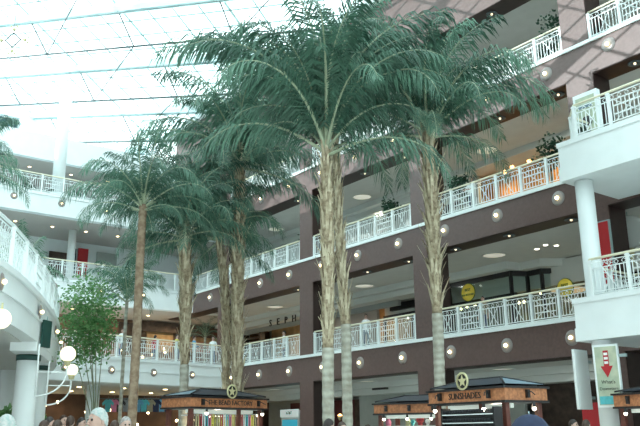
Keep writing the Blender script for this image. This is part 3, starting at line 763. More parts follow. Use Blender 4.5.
# third floor: lit orange shop in the wide bay, glass in the middle
z3 = H[3]
wallseg(-23.7, -13.2, 27.7, z3 + 3.5, z3 + 3.75, 'wallg'); wallseg(-25.5, -13.2, 29.2, z3, z3 + 3.75, mat('orange_glow_wall', (.50, .25, .05), .8, noise=.35, scale=1.2))  # orange shop light is put into the back wall colour
wallseg(-50, -23.7, 27.7, z3, z3 + 3.75, 'wallg')
lamp((-23, 28.4, z3 + 3.3), 36, (1, .62, .22)); lamp((-20, 28.4, z3 + 3.3), 36, (1, .62, .22))
bulbs([at_y(x, y, 28.3) for x, y in ((512, 167), (529, 161), (505, 172))], 'orange lamp glowing in the third floor shop by the white balcony', 'orange lamps in the third floor shop', 'bulbo', .10)
storefront('bright shop window behind the third floor railing in the middle bay', [(-27.6, 27.6), (-24.0, 27.6)], z3, 2.4, glass=False, mull=1.8)
bulbs([at_y(x, y, 27.4) for x, y in ((376, 216), (381, 214))], 'white lamp behind the third floor railing in the middle bay', 'white lamps behind the third floor middle railing', 'bulbc', .1)
# ground floor under the brown front
wallseg(-42.6, -36.0, 29.8, 0, 3.6, 'redd'); wallseg(-36, -33.2, 29.8, 0, 3.6, 'dkshop'); wallseg(-33.4, -22.2, 28.0, 0, 4.2, 'wallg'); wallseg(-22.2, -12, 29.0, 0, 3.75, 'dkshop'); wallseg(-34.5, -8, 27.4, 3.75, 4.2, 'cove')
o = MB().box(0, 1.1, -.08, .08, 0, .3).build('air_vent', 'black', None, (-31.3, 27.2, 3.85)); tag(o, 'black air vent in the ground floor ceiling edge right of the twin trunks', 'vent')
o = MB().box(0, 1.4, -.08, .08, 0, .3).build('air_vent', 'black', None, (-24.3, 27.2, 3.85)); tag(o, 'black air vent in the ground floor ceiling edge above the star kiosk', 'vent')
bulbs([at_y(x, 396, 27.8) for x in (336, 344, 351)], 'small white lamp in the short row behind the twin palm trunks', 'row of small white lamps behind the twin trunks', 'bulbc', .06)
bulbs([at_y(x, y, 27.5) for x, y in ((388, 373), (544, 358), (484, 366))], 'round downlight in the ground floor ceiling under the brown front', 'ground floor downlights under the brown front', 'bulbc', .07)
t = thing('wall_lamp', 'warm uplight glowing on the ground floor wall between the twin trunks', 'lamp', at_y(340, 416, 29.5)); MB().ball((0, 0, 0), .13).build('bulb', 'bulbo', t); MB().lathe([(.05, -.25), (.14, -.1), (.15, 0)], 12).build('cup', 'gold', t)
lamp((-35, 29.4, 2.2), 12, (1, .6, .25), .3)
# lit display case by the brown pier
p = at_y(281.5, 409, 27.5); q = at_y(298.5, 409, 27.5); w = q.x - p.x; t = thing('display_case', 'glowing blue display case with pale header against the dark red wall', 'display', (p.x, 27.5, G0)); p.z -= G0
MB().box(0, w, 0, .35, 0, p.z - .1).build('body', 'white2', t); MB().box(.12, w - .12, -.03, .0, .6, p.z - .65).build('screen', 'teal', t); MB().box(-.05, w + .05, -.06, .0, p.z - .5, p.z - .05).build('header', 'casel', t)
text_mesh('header_lettering', 'AT&T', .24, 'green', t, (w / 2, -.08, p.z - .27), (pi / 2, 0, 0))

# left wing shops
R = random.Random(21)
def lbulbs(n, X, y0, y1, z0, z1, label, group, m='bulbw', r=.09):
    bulbs([(X, R.uniform(y0, y1), R.uniform(z0, z1)) for k in range(n)], label, group, m, r)
lbulbs(26, -47.2, 13, 27, 2.2, 4.0, 'small warm lamp in the dark ground floor shops of the left wing', 'warm lamps in the ground floor shops of the left wing')
lbulbs(14, -48.2, 15, 30, H[2] + .6, H[2] + 2.3, 'small warm lamp in the second floor shops of the left wing', 'warm lamps in the second floor shops of the left wing', r=.08)
for k in range(4): lamp((-46.8, 12 + k * 4.2, 3.9), 50, size=.6); lamp((-46.5, 15 + k * 4.2, H[2] + 3.4), 70, size=.6)
def lpanel(name, label, cat, px0, px1, py0, py1, X, m, th=.12, z=None):
    r = ray(px0, (py0 + py1) / 2); w = c2w(r.x, r.y); k = X / w.x; ya = w.y * k; zt0 = EYE + ray(px0, py0).z * X / c2w(ray(px0, py0).x, ray(px0, py0).y).x
    r2 = ray(px1, (py0 + py1) / 2); w2 = c2w(r2.x, r2.y); yb = w2.y * X / w2.x; zb = EYE + ray(px0, py1).z * X / c2w(ray(px0, py1).x, ray(px0, py1).y).x
    o = MB().box(0, th, 0, yb - ya, 0, zt0 - zb).build(name, m, None, (X, ya, zb)); return tag(o, label, cat)
lpanel('tall_panel', 'tall red panel on the third floor behind the left railing', 'panel', 77, 87, 248, 276, -48.6, 'red')
lpanel('tall_panel', 'dark teal window panel left of the tall red panel', 'panel', 67, 75, 248, 274, -48.8, 'dglass')
lpanel('tall_panel', 'dark brown shop opening left of the teal panel on the third floor', 'panel', 48, 66, 251, 276, -48.8, 'dkshop')
lpanel('tall_panel', 'grey slanted poster right of the tall red panel on the third floor', 'panel', 96, 116, 252, 272, -48.8, 'wallg')
for k, (a, b, y0, y1, m, nm) in enumerate(((146, 172, 331, 351, 'warmshop', 'warm lit shop opening behind the people on the left gallery'), (186, 224, 336, 352, 'warmshop', 'wide warm lit shop opening with pink counter on the left gallery'), (118, 140, 322, 352, 'dkshop', 'dark shop opening left of the brown palm trunk on the left gallery'))):
    lpanel('shop_opening', nm, 'shop', a, b, y0, y1, -48.3, m)
lpanel('shop_fascia', 'dark slanted shop fascia above the people on the left gallery', 'sign', 140, 176, 321, 331, -48.1, 'dkshop', .3)
lpanel('shop_fascia', 'dark long fascia above the wide warm opening on the left gallery', 'sign', 184, 232, 325, 336, -48.1, 'dwood', .3)
lpanel('counter', 'pinkish counter behind the left gallery railing', 'counter', 196, 212, 342, 353, -46.8, mat('pink_counter', (.5, .27, .22), .6))
# ground floor left shops: row of hanging shirts
cols = ['c_teal', 'c_pink', 'c_black', 'c_grey', 'c_white', 'c_blue', 'c_teal', 'c_khaki', 'c_navy', 'c_blue', 'c_navy']
nm = ['teal', 'pink', 'black', 'grey', 'white', 'blue', 'teal', 'khaki', 'navy', 'blue', 'navy']
for k in range(11):
    p = at_d(108 + k * 6.0, 404, 44); t = thing('hanging_shirt', '%s shirt hanging above the ground floor shops, %s in its row from the left' % (nm[k], (ordn + ['eleventh'])[k]), 'shirt', p, radians(60), 'shirts hanging in a row over the ground floor shops')
    g = MB(); prof = [(-.14, -.42), (.14, -.42), (.15, .02), (.27, -.1), (.31, .04), (.16, .22), (.06, .24), (0, .20), (-.06, .24), (-.16, .22), (-.31, .04), (-.27, -.1), (-.15, .02)]
    n = len(prof)
    g.quad([(x, -.03, z) for x, z in prof]); g.quad([(x, .03, z) for x, z in reversed(prof)])
    for i in range(n): a, b = prof[i], prof[(i + 1) % n]; g.quad([(a[0], -.03, a[1]), (a[0], .03, a[1]), (b[0], .03, b[1]), (b[0], -.03, b[1])])
    g.build('shirt_body', cols[k], t); MB().tube([(-.15, 0, .2), (0, 0, .3), (.15, 0, .2)], .012, 5).tube([(0, 0, .3), (0, 0, .42)], .01, 5).build('hanger', 'dsteel', t)
p0 = at_d(100, 398.6, 44); p1 = at_d(176, 398.6, 44); o = MB().tube([(0, 0, 0), p1 - p0], .03, 8).build('hanging_rail', 'dsteel', None, p0); tag(o, 'long dark rail carrying the hanging shirts', 'rail')

# ------------------------------------------------------------------ signs, lamps, posters at the white column
def banner(loc, rot, label, back=False):
    t = thing('blade_sign', label, 'sign', loc, rot)
    MB().box(-.045, .045, 0, .72, 0, 1.72).build('frame', 'white', t)
    if not back:
        MB().box(.046, .055, .06, .68, .06, 1.66).build('poster', 'signg', t)
        g = MB(); g.box(.056, .062, .30, .45, 1.12, 1.55); g.quad([(.063, .2, 1.12), (.063, .55, 1.12), (.063, .375, .8)]); g.build('red_arrow', 'red', t)['label'] = 'red downward arrow'
        g = MB(); 
        for k in range(3): g.box(.063, .066, .32, .43, 1.18 + k * .12, 1.25 + k * .12)
        g.build('arrow_symbols', 'white2', t)
        text_mesh('sign_lettering', "What's", .14, 'black', t, (.06, .375, .68), (pi / 2, 0, pi / 2), .003); text_mesh('sign_lettering', 'Downstairs', .115, 'black', t, (.06, .375, .5), (pi / 2, 0, pi / 2), .003)
        MB().box(.056, .06, .08, .66, .08, .3).build('lower_band', 'c_teal', t)
    else: MB().box(.046, .055, .06, .68, .06, 1.66).build('poster', 'white2', t)
    MB().box(-.03, .03, .72, .95, .3, .38).box(-.03, .03, .72, .95, 1.35, 1.43).build('bracket', 'steel', t)
    return t
a = at_y(599, 408, 19.6); banner((a.x, a.y, 2.32), radians(-80), 'white edged hanging sign with red arrow pointing down at the white column')
a = at_y(578.5, 409, 19.8); banner((a.x, a.y, 2.3), radians(4), 'blank white hanging sign on the left side of the white column', True)
t = thing('poster', 'red poster with white lettering in pale frame behind the white column', 'poster', (-15.0, 22.5, H[2] + 1.0))
a = at_y(596, 240, 22.4); b = at_y(608, 240, 22.4); t.location = (a.x, 22.5, H[2] + .9); wd = b.x - a.x
MB().box(-.05, wd + .05, 0, .08, -.9, 2.15).build('frame', 'steel', t); MB().box(0, wd, -.02, 0, .0, 2.1).build('sheet', 'redp', t)
text_mesh('poster_lettering', 'SALE', .25, 'white2', t, (wd / 2, -.03, .75), (pi / 2, 0, 0), .003); text_mesh('poster_lettering', 'NOW ON', .17, 'white2', t, (wd / 2, -.03, .5), (pi / 2, 0, 0), .003)
t = thing('framed_board', 'white framed board with arched picture behind the upper white balcony railing', 'board', (-13.85, 21.3, H[3] + .05), 0)
MB().box(0, .9, 0, .2, 0, 2.2).build('cabinet', 'white', t); MB().box(.1, .8, -.02, 0, .7, 2.05).build('glazed_panel', 'signg', t)
g = MB().lathe([(.001, .02), (.2, .02), (.2, 0)], 20, axis='y', c=(.45, -.02, 1.15)); g.build('dark_emblem', 'black', t); MB().box(.2, .7, -.03, -.02, 1.65, 1.78).build('lettering_strip', 'slate', t)
# tall round ornament at the far right, third level of view
t = thing('hanging_disc', 'large pale round hanging ornament with gold tip behind the lower white balcony', 'ornament', at_y(629, 232, 24.5))
MB().lathe([(.001, .08), (.5, .06), (.62, 0), (.5, -.06), (.001, -.08)], 28, axis='y').build('disc', 'cove', t); MB().tube([(0, 0, -.6), (0, 0, -1.3)], [.12, .02], 10).build('tip', 'gold', t); MB().tube([(0, 0, .6), (0, 0, 1.2)], .02, 6).build('cable', 'steel', t)
# globe lamps on arms at the left column
def globe_lamp(label, px, py, D, r, colx, drop):
    p = at_d(px, py, D); a = at_d(colx, py + 8, D) - p; t = thing('globe_lamp', label, 'lamp', p)
    MB().ball((0, 0, 0), r, nu=24, nv=16).build('globe', 'globe', t); MB().lathe([(.001, -r - .10), (.07, -r - .10), (.10, -r + .02)], 14).build('cup', 'gold', t)
    g = MB(); g.tube([(0, 0, -r - .1), (0, 0, -r - .28)], .025, 6)
    pts = []
    for k in range(13):
        th = k / 12 * pi / 2; pts.append((a.x * (1 - cos(th)), a.y * (1 - cos(th)), -r - .28 - drop * sin(th)))
    g.tube(pts, .022, 6); g.tube([(0, 0, -r - .28), (a.x, a.y, -r - .28)], .018, 6); g.tube([(a.x, a.y, .25), (a.x, a.y, -r - .28 - drop)], .022, 6)
    g.build('arm', 'wrail', t)['label'] = 'white curved arm'; return t
globe_lamp('larger milky globe lamp on a white curved arm beside the thick column', 68, 354, 22, .205, 38, .62)
globe_lamp('smaller milky globe lamp lower right of the larger one', 72, 370, 24, .17, 48, .55)
p = at_d(1, 319, 16); t = thing('globe_lamp', 'milky globe lamp under the curved balcony cut by the left edge', 'lamp', p); MB().ball((0, 0, 0), .19, nu=24, nv=16).build('globe', 'globe', t); MB().tube([(0, 0, .19), (0, 0, H[2] - 1.22 - p.z)], .02, 6).build('rod', 'gold', t)
# framed sign and vent on the beam side
p = at_d(46, 334, 23.2); t = thing('framed_sign', 'dark framed sign hanging under the curved balcony beside the column', 'sign', p, radians(-50))
MB().box(-.2, .2, -.04, .04, -.38, .38).build('frame', 'dgreen', t); MB().box(-.14, .14, -.05, -.04, -.32, .32).build('panel', 'black', t); MB().tube([(0, 0, .38), (0, 0, .5)], .015, 6).build('rod', 'steel', t)

# ------------------------------------------------------------------ kiosks
def kiosk(label, corner, ang, LX, LY, zt, text, fas=.30, star=True, seed=1, name='market_kiosk'):
    """corner = near corner on the ground; LX along local -X (front face, faces -Y), LY into +Y"""
    t = thing(name, label, 'kiosk', (corner[0], corner[1], G0), ang); zt -= G0
    MB().box(-LX + .1, -.1, .1, LY - .1, 0, .95).build('counter', 'dwood', t)
    for x in (-LX + .05, -.17):
        for y in (.05, LY - .17): MB().box(x, x + .12, y, y + .12, .95, zt - fas).build('post', 'dwood', t)
    if LX > 2.6: MB().box(-LX * .36, -LX * .36 + .1, .05, .15, .95, zt - fas).build('post', 'dwood', t)
    g = MB().box(-LX - .05, .05, -.05, .03, zt - fas, zt).box(-LX - .05, .05, LY - .03, LY + .05, zt - fas, zt).box(-LX - .05, -LX + .03, .03, LY - .03, zt - fas, zt).box(-.03, .05, .03, LY - .03, zt - fas, zt)
    g.build('fascia', 'wood', t)['label'] = 'orange brown wooden fascia'
    MB().box(-LX - .1, .1, -.1, LY + .1, zt, zt + .05).box(-LX - .08, .08, -.08, LY + .08, zt - fas - .05, zt - fas).build('moulding', 'black', t)
    # hipped canopy: dark frame, slate panels
    cx, cy, hz = -LX / 2, LY / 2, zt + .30
    g = MB(); A = [(-LX - .02, -.02), (.02, -.02), (.02, LY + .02), (-LX - .02, LY + .02)]; Bm = [(cx - LX * .22, cy), (cx + LX * .22, cy)]
    z0 = zt + .1
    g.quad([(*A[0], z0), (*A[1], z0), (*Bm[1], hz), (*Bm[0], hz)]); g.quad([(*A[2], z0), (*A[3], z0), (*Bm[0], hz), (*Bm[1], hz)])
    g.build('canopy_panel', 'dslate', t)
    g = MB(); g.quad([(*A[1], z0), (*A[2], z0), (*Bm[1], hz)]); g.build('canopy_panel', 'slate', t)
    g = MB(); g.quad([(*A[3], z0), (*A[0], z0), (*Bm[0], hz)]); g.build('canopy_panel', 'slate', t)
    g = MB()
    for a, b in ((A[0], Bm[0]), (A[1], Bm[1]), (A[2], Bm[1]), (A[3], Bm[0])): g.tube([(*a, z0), (*b, hz)], .025, 6)
    g.tube([(*Bm[0], hz), (*Bm[1], hz)], .03, 6); g.build('canopy_frame', 'black', t)
    if text: text_mesh('sign_lettering', text, fas * .78, 'black', t, (-LX / 2, -.06, zt - fas / 2), (pi / 2, 0, 0), .008)
    if star:
        e = thing('x', 'x', 'x'); del e['label']; del e['category']; e.name = 'star_emblem'; e.parent = t; e.location = (-LX / 2, -.08, zt + .22)
        g = MB().lathe([(.17, .03), (.215, .03), (.215, 0), (.17, 0), (.17, .03)], 28, axis='y')
        P = [(.17 * (1 if k % 2 == 0 else .42) * sin(k * pi / 5), .17 * (1 if k % 2 == 0 else .42) * cos(k * pi / 5)) for k in range(10)]
        g.quad([(x, -.02, z) for x, z in reversed(P)]); g.quad([(x, .0, z) for x, z in P]); g.build('star_ring', 'gold', e)
        MB().lathe([(.001, .001), (.2, .001)], 24, axis='y').build('backing_disc', 'black', e)
    nl = int(LX / .75)
    def gooseneck(x, y, dx, dy):
        g = MB().box(x - .04 + dx * .04, x + .04 + dx * .04, y - .04 + dy * .04, y + .04 + dy * .04, zt - fas * .8, zt - .03)
        g.tube([(x, y, zt - .1), (x + dx * .15, y + dy * .15, zt - .08), (x + dx * .26 + abs(dy) * .1, y + dy * .26, zt - .16)], .012, 5); o = g.build('gooseneck', 'black', t)
        MB().tube([(x + dx * .2, y + dy * .2, zt - fas - .05), (x + dx * .2, y + dy * .2, zt - fas - .16)], [.03, .045], 8).build('lamp_shade', 'black', t)
        MB().ball((x + dx * .2, y + dy * .2, zt - fas - .19), .05, nu=8, nv=6).build('bulb', 'bulbc', t)
    for k in range(nl):
        x = -LX * (k + .5) / nl
        if text and .28 < (k + .5) / nl < .72: continue
        gooseneck(x, -.06, 0, -1)
    for k in range(max(1, int(LY / .8))): gooseneck(.06, LY * (k + .5) / max(1, int(LY / .8)), 1, 0)
    MB().box(-LX + .2, -.2, .35, .45, zt - fas - .16, zt - fas - .06).build('light_strip', mat('kiosk_strip_light', (.8, .9, .85), .4, emit=(.9, 1, .9), es=.3), t)
    return t
def loc_pt(root_loc, ang, p): return Matrix.Translation((root_loc[0], root_loc[1], 0)) @ Matrix.Rotation(ang, 4, 'Z') @ Vector(p)
# sunshades kiosk (aligned with the brown front)
k1 = at_d(504.5, 389.5, 18.4); kiosk('wooden kiosk lettered for sunshades with gold star above the fascia', (k1.x, k1.y), radians(-6), 2.62, 1.25, 2.66, 'SUNSHADES', fas=.27)
p = (k1.x, k1.y); A = radians(-6)
t = thing('sunglasses_rack', 'tilted display rack filled with sunglasses on the front of the sunshades kiosk', 'rack', loc_pt(p, A, (-.85, -.32, G0 - .2)), A)
MB().box(-1.0, .75, .1, .2, .2, 2.16).box(-1.05, -.98, 0, .25, .2, 2.2).box(.74, .8, 0, .25, .2, 2.2).build('back_panel', 'black', t)
for r in range(6): MB().box(-.98, .75, -.02, .12, 1.08 + r * .19, 1.10 + r * .19).build('shelf', 'white2', t)
G = MB()
for s_ in (-1, 1): G.lathe([(.001, .01), (.028, .012), (.033, .0)], 10, axis='y', c=(s_ * .042, 0, 0))
G.tube([(-.012, 0, .008), (.012, 0, .008)], .005, 5); G.box(-.076, -.07, 0, .11, .005, .015).box(.07, .076, 0, .11, .005, .015)
me = G.mesh('sunglasses', ['c_black'])
for r in range(6):
    for c in range(9):
        o = put('sunglasses', me, None, loc_pt(p, A, (-1.73 + c * .185, -.34, 1.215 + r * .19)), A)
        tag(o, 'dark sunglasses standing in rows on the rack of the sunshades kiosk', 'sunglasses', 'sunglasses in rows on the kiosk rack')
# bead kiosk (long side faces +X)
k2 = at_d(191, 396, 23.4); e2 = at_d(265, 398, 25.6)
A2 = atan2((e2 - k2).y, (e2 - k2).x)
kiosk('wooden bead shop kiosk with gold star and blue grey canopy behind the shaggy palms', (e2.x, e2.y), A2, (e2 - k2).to_2d().length, 1.2, 2.74, 'THE BEAD FACTORY', fas=.26)
LXb = (e2 - k2).to_2d().length
R = random.Random(3)
bc = ['c_khaki', 'gold', 'c_red', 'c_white', 'c_teal', 'c_pink', 'c_yellow']; bn = ['tan', 'gold', 'red', 'white', 'teal', 'pink', 'yellow']
for k in range(22):
    g = MB(); L = R.uniform(.45, .72)
    g.tube([(-.035, 0, 0), (-.045, 0, -L * .6), (-.02, 0, -L), (.02, 0, -L), (.045, 0, -L * .6), (.035, 0, 0)], .018, 6); c = k % 7
    o = g.build('bead_strand', bc[c], None, loc_pt((e2.x, e2.y), A2, (-LXb + .3 + k * (LXb - .6) / 21, .15, 2.28)), A2)
    tag(o, '%s bead strand hanging under the bead kiosk fascia, %s of its colour from the left' % (bn[c], ordn[k // 7]), 'beads', 'bead strands hanging under the bead kiosk')
tag(MB().tube([(0, 0, 0), (LXb - .2, 0, 0)], .015, 6).build('strand_rail', 'white2', None, loc_pt((e2.x, e2.y), A2, (-LXb + .1, .15, 2.295)), A2), 'thin rail carrying the bead strands of the bead kiosk', 'rail')
# middle kiosk
k3 = at_d(446, 403, 25); kiosk('plain wooden kiosk without lettering left of the sunshades kiosk', (k3.x, k3.y), radians(22), 2.45, 1.5, 2.57, '', star=False, fas=.27)
def goods(root, ang, xs, y, z0, z1, n, label, group, seed):
    R = random.Random(seed)
    for k in range(n):
        s_ = R.uniform(.10, .2); g = MB(); kind = k % 3
        if kind == 0: g.lathe([(.001, 0), (s_ * .5, .0), (s_ * .6, s_ * .8), (s_ * .25, s_ * 1.4), (s_ * .3, s_ * 1.6)], 12)
        elif kind == 1: g.ball((0, 0, s_), s_ * .7, nu=10, nv=8); g.box(-s_ * .3, s_ * .3, -s_ * .3, s_ * .3, 0, s_ * .4)
        else: g.lathe([(.001, 0), (s_ * .6, 0), (s_ * .6, s_ * 1.3), (.001, s_ * 1.4)], 6)
        c = R.randrange(7); row = R.randrange(3)
        o = g.build('trinket', bc[c], None, loc_pt(root, ang, (xs[0] + (xs[1] - xs[0]) * (k + .5) / n, y, z0 + row * (z1 - z0) / 2)), ang); tag(o, label, 'trinket', group)
for (root, ang, xs, nm, sd_) in (((k3.x, k3.y), radians(22), (-2.3, -.2), 'plain middle kiosk', 5), ((e2.x, e2.y), A2, (-LXb + .3, -.2), 'bead kiosk', 6)):
    for r in range(3):
        z = 1.55 + r * .36; o = MB().box(xs[0], xs[1], .35, .75, z - .03, z).build('display_shelf', 'white2', None, (root[0], root[1], 0), ang); tag(o, 'pale display shelf inside the %s, %s from the bottom' % (nm, ordn[r]), 'shelf')
    goods(root, ang, xs, .5, 1.55, 2.27, 24, 'small colourful trinket on the shelves of the ' + nm, 'trinkets on the shelves of the ' + nm, sd_)
# right edge kiosk
k4 = at_d(616, 398, 23); kiosk('wooden kiosk at the right edge behind the sign with the red arrow', (k4.x + 3.2, k4.y), radians(0), 3.2, 1.6, 2.62, '', star=False)
for r_, an in (((k1.x, k1.y), A), ((k3.x, k3.y), radians(22)), ((e2.x, e2.y), A2)):
    q = loc_pt(r_, an, (-1.2, .9, 2.2)); l = bpy.data.lights.new('kiosk_lamp', 'POINT'); l.energy = 60; l.color = (1, .85, .62); l.shadow_soft_size = .15; o = bpy.data.objects.new('kiosk_lamp', l); col.objects.link(o); o.location = q
p = at_y(594, 420, 21.5); o = MB().box(-.5, .5, 0, .08, 0, 2.3).build('red_screen', 'red', None, (p.x - .1, 21.8, G0)); tag(o, 'red board standing behind the white column at floor level', 'board')

# ------------------------------------------------------------------ people
def skin_mesh(J, E, R):
    me = bpy.data.meshes.new('b'); me.from_pydata([tuple(j) for j in J], E, []); o = bpy.data.objects.new('b', me); col.objects.link(o)
    md = o.modifiers.new('s', 'SKIN'); md.use_smooth_shade = True
    for k, v in enumerate(me.skin_vertices[0].data): v.radius = (R[k] if isinstance(R[k], tuple) else (R[k], R[k])); v.use_root = (k == 0)
    sb = o.modifiers.new('u', 'SUBSURF'); sb.levels = 1; sb.render_levels = 1
    bpy.context.view_layer.update(); dg = bpy.context.evaluated_depsgraph_get(); r = bpy.data.meshes.new_from_object(o.evaluated_get(dg))
    bpy.data.objects.remove(o); return r
def head_bm(hz, seed=0):
    """head of real proportions centred at local z=hz, face towards -Y"""
    g = MB(); nu, nv = 24, 18; i0 = 0
    for a in range(nv + 1):
        th = pi * a / nv
        for b in range(nu):
            ph = 2 * pi * b / nu; x, y, z = sin(th) * cos(ph), sin(th) * sin(ph), cos(th)
            w = .076 * (1 - .22 * max(0, -z) ** 1.5); dp = .098
            X, Y, Z = x * w, y * dp, z * .118
            if Y < 0 and z < -.1: X *= 1 - .18 * (-z); Y *= 1 - .05 * (-z)
            if Y < 0 and -.05 < z < .22 and abs(x) < .75 and abs(x) > .15: Y += .007
            g.v.append((X, Y, Z + hz))
    for a in range(nv):
        for b in range(nu):
            l = (b + 1) % nu; g.f.append((a*nu + b, (a+1)*nu + b, (a+1)*nu + l, a*nu + l)); g.m.append(0); g.sm.append(True)
    g.tube([(0, -.092, hz + .02), (0, -.108, hz - .012), (0, -.112, hz - .026), (0, -.09, hz - .036)], [.007, .011, .015, .010], 8)
    for s in (-1, 1):
        g.ball((s * .075, .01, hz - .005), .03, sc=(.35, .6, 1.05), nu=10, nv=8)
        g.ball((s * .03, -.086, hz + .012), .0125, mi=1, nu=8, nv=6)
        g.box(s * .03 - .016, s * .03 + .016, -.1, -.09, hz + .032, hz + .038, 2)
    g.tube([(-.024, -.088, hz - .058), (0, -.096, hz - .056), (.024, -.088, hz - .058)], [.004, .007, .004], 6, mi=3)
    return g
def hair_bm(hz, style):
    g = MB(); nu, nv = 26, 14
    low = {'short': .46, 'long': .9, 'bald': .46}[style]
    for a in range(nv + 1):
        for b in range(nu):
            ph = 2 * pi * b / nu; front = max(0, -sin(ph)); lim = pi * (low + .06 + .20 * max(0, sin(ph)) - (.20 if style != 'bald' else .04) * front ** .8)
            th = lim * a / nv
            if style == 'bald': th = lim * (.55 + .45 * a / nv) if front < .6 else lim * (.9 + .1 * a / nv)
            x, y, z = sin(th) * cos(ph), sin(th) * sin(ph), cos(th); bump = 1 + .025 * sin(7 * ph + 3 * a) + .02 * sin(11 * ph)
            g.v.append((x * .084 * bump, y * .104 * bump + .006, hz + .005 + z * .127 * bump - (.07 if style == 'long' and a > 10 else 0)))
    for a in range(nv):
        for b in range(nu):
            l = (b + 1) % nu; g.f.append((a*nu + b, (a+1)*nu + b, (a+1)*nu + l, a*nu + l)); g.m.append(0); g.sm.append(True)
    return g
POSES = {}
def body(pose):
    """1.72 m tall figure, facing -Y"""
    if pose in POSES: return POSES[pose]
    J = [(0, 0, .93), (0, -.01, 1.12), (0, .0, 1.30), (0, .01, 1.42), (0, .0, 1.50), (0, -.005, 1.56)]; E = [(0,1),(1,2),(2,3),(3,4),(4,5)]
    R = [(.155, .11), (.14, .10), (.165, .115), (.12, .085), (.058, .058), (.052, .055)]
    for s in (-1, 1):
        i = len(J)
        J += [(s*.10, 0, .88), (s*.11, -.02, .48), (s*.12, .02, .09), (s*.13, -.10, .04)]; R += [(.095, .095), (.062, .062), (.042, .042), (.035, .04)]; E += [(0, i), (i, i+1), (i+1, i+2), (i+2, i+3)]
        i = len(J)
        if pose == 'lean': A = [(s*.18, 0, 1.40), (s*.23, -.06, 1.14), (s*.13, -.30, 1.10), (s*.10, -.36, 1.09)]
        elif pose == 'walk': A = [(s*.18, 0, 1.40), (s*.22, .03 * s, 1.12), (s*.22, -.14, .92), (s*.22, -.18, .86)]
        else: A = [(s*.18, 0, 1.40), (s*.23, .02, 1.12), (s*.24, -.05, .87), (s*.24, -.07, .81)]
        J += A; R += [.058, .042, .031, .028]; E += [(3, i), (i, i+1), (i+1, i+2), (i+2, i+3)]
    me = skin_mesh(J, E, R); g = MB(); g.v = [tuple(v.co) for v in me.vertices]; g.f = [tuple(p.vertices) for p in me.polygons]; g.m = [0] * len(g.f); g.sm = [True] * len(g.f)
    hands = []
    for s in (-1, 1):
        w = Vector(J[13 if s == -1 else 21] if len(J) > 21 else J[-1]); pr = Vector(J[12 if s == -1 else 20]); d = (w - pr).normalized()
        sd = d.cross(Vector((0, 1, 0)) if pose != 'lean' else Vector((0, 0, 1))).normalized(); nn = d.cross(sd)
        g.tube([w, w + d * .05, w + d * .085], [(.028), .036, .034], 8); j0 = len(g.f)
        for k, L in enumerate((.065, .078, .072, .055)):
            o = w + d * .08 + sd * ((k - 1.5) * .018); g.tube([o, o + d * L * .5, o + d * L * .8 + nn * .012, o + d * L + nn * .03], [.0095, .009, .008, .006], 6)
        o = w + d * .03 + sd * -.032; g.tube([o, o + d * .03 - sd * .025, o + d * .06 - sd * .03 + nn * .01], [.011, .010, .007], 6)
        hands.append(w)
    POSES[pose] = (g.v, g.f, g.sm, hands); return POSES[pose]
def person(label, loc, face, pose='stand', top='c_blue', bottom='c_denim', hair='hdark', style='short', skin='skin', h=1.72, sleeve=True):
    v, f, sm, hands = body(pose); g = head_bm(1.635); i0 = len(g.v); n0 = len(g.f)
    g.v += v; g.f += [tuple(i0 + k for k in q) for q in f]; g.sm += sm
    for q in f:
        c = sum((Vector(v[k]) for k in q), Vector()) / len(q); r = hypot(c.x, c.y)
        if c.z < .07: m = 6
        elif min((c - hh).length for hh in hands) < .16 and (abs(c.x) > .16 or c.y < -.2): m = 0
        elif c.z < .93 and abs(c.x) < .2: m = 5
        elif c.z > 1.475: m = 0
        else: m = 4
        g.m.append(m)
    s = h / 1.75; t = thing('person', label, 'person', loc, face)
    o = g.build('body', [skin, 'eye', hair, 'lip', top, bottom, 'c_black'], t); o.scale = (s, s, s)
    o = hair_bm(1.635, style).build('hair', hair, t); o.scale = (s, s, s); return t
def toward(p, extra=0): return atan2(p.y, p.x) - pi / 2 + extra      # facing the viewer (local -Y towards origin)
def head_person(px, py_top, D, label, extra=0, **k):
    p = at_d(px, py_top, D); h = min(1.95, max(1.45, p.z - G0)); return person(label, (p.x, p.y, G0), toward(p, extra), h=h, **k)
head_person(98.5, 409.3, 8.0, 'white-haired person in the foreground facing left, head seen at the bottom edge', -1.0, hair='hwhite', top='c_white', skin='skin')
head_person(7.5, 416, 7.6, 'white-haired person at the bottom left corner seen from behind', 2.6, hair='hwhite', top='c_grey')
head_person(126, 417.5, 11.5, 'grey-haired balding person at the bottom edge in front of the slim palm', .3, hair='hgrey', top='c_khaki')
head_person(50, 417.5, 17, 'dark-haired person in the crowd beside the bush', 1.5, top='c_red')
head_person(58, 420.5, 15, 'person in pale blue clothes with fair hair in the crowd', 2.5, hair='hbrown', top='c_blue')
head_person(71, 416.5, 17.5, 'person in bright teal shirt in the crowd left of the white-haired person', 2.8, hair='hbrown', top='c_teal')
head_person(82, 418, 19, 'person in navy top right beside the white-haired person', 1.0, top='c_navy')
head_person(115, 421, 14, 'brown-haired person between the white-haired and balding people', 2.9, hair='hbrown', top='c_white')
head_person(329, 419.5, 13, 'dark-haired person at the foot of the pale tall palm trunk', 2.2, top='c_black')
head_person(342, 422.5, 13, 'brown-haired person beside the dark-haired one under the twin trunks', .4, hair='hbrown', top='c_khaki')
head_person(541, 420, 12, 'dark-haired person beneath the dark blue umbrella by the sunshades kiosk', .2, top='c_navy')
head_person(573, 420, 18.5, 'dark-haired person in dark clothes left of the white column', 1.2, top='c_black')
head_person(586, 420, 18.2, 'person in white shirt standing against the white column', 2.6, top='c_white', hair='hbrown')
head_person(368, 425, 17, 'brown-haired person near the plain middle kiosk', 2.6, hair='hbrown', top='c_green')
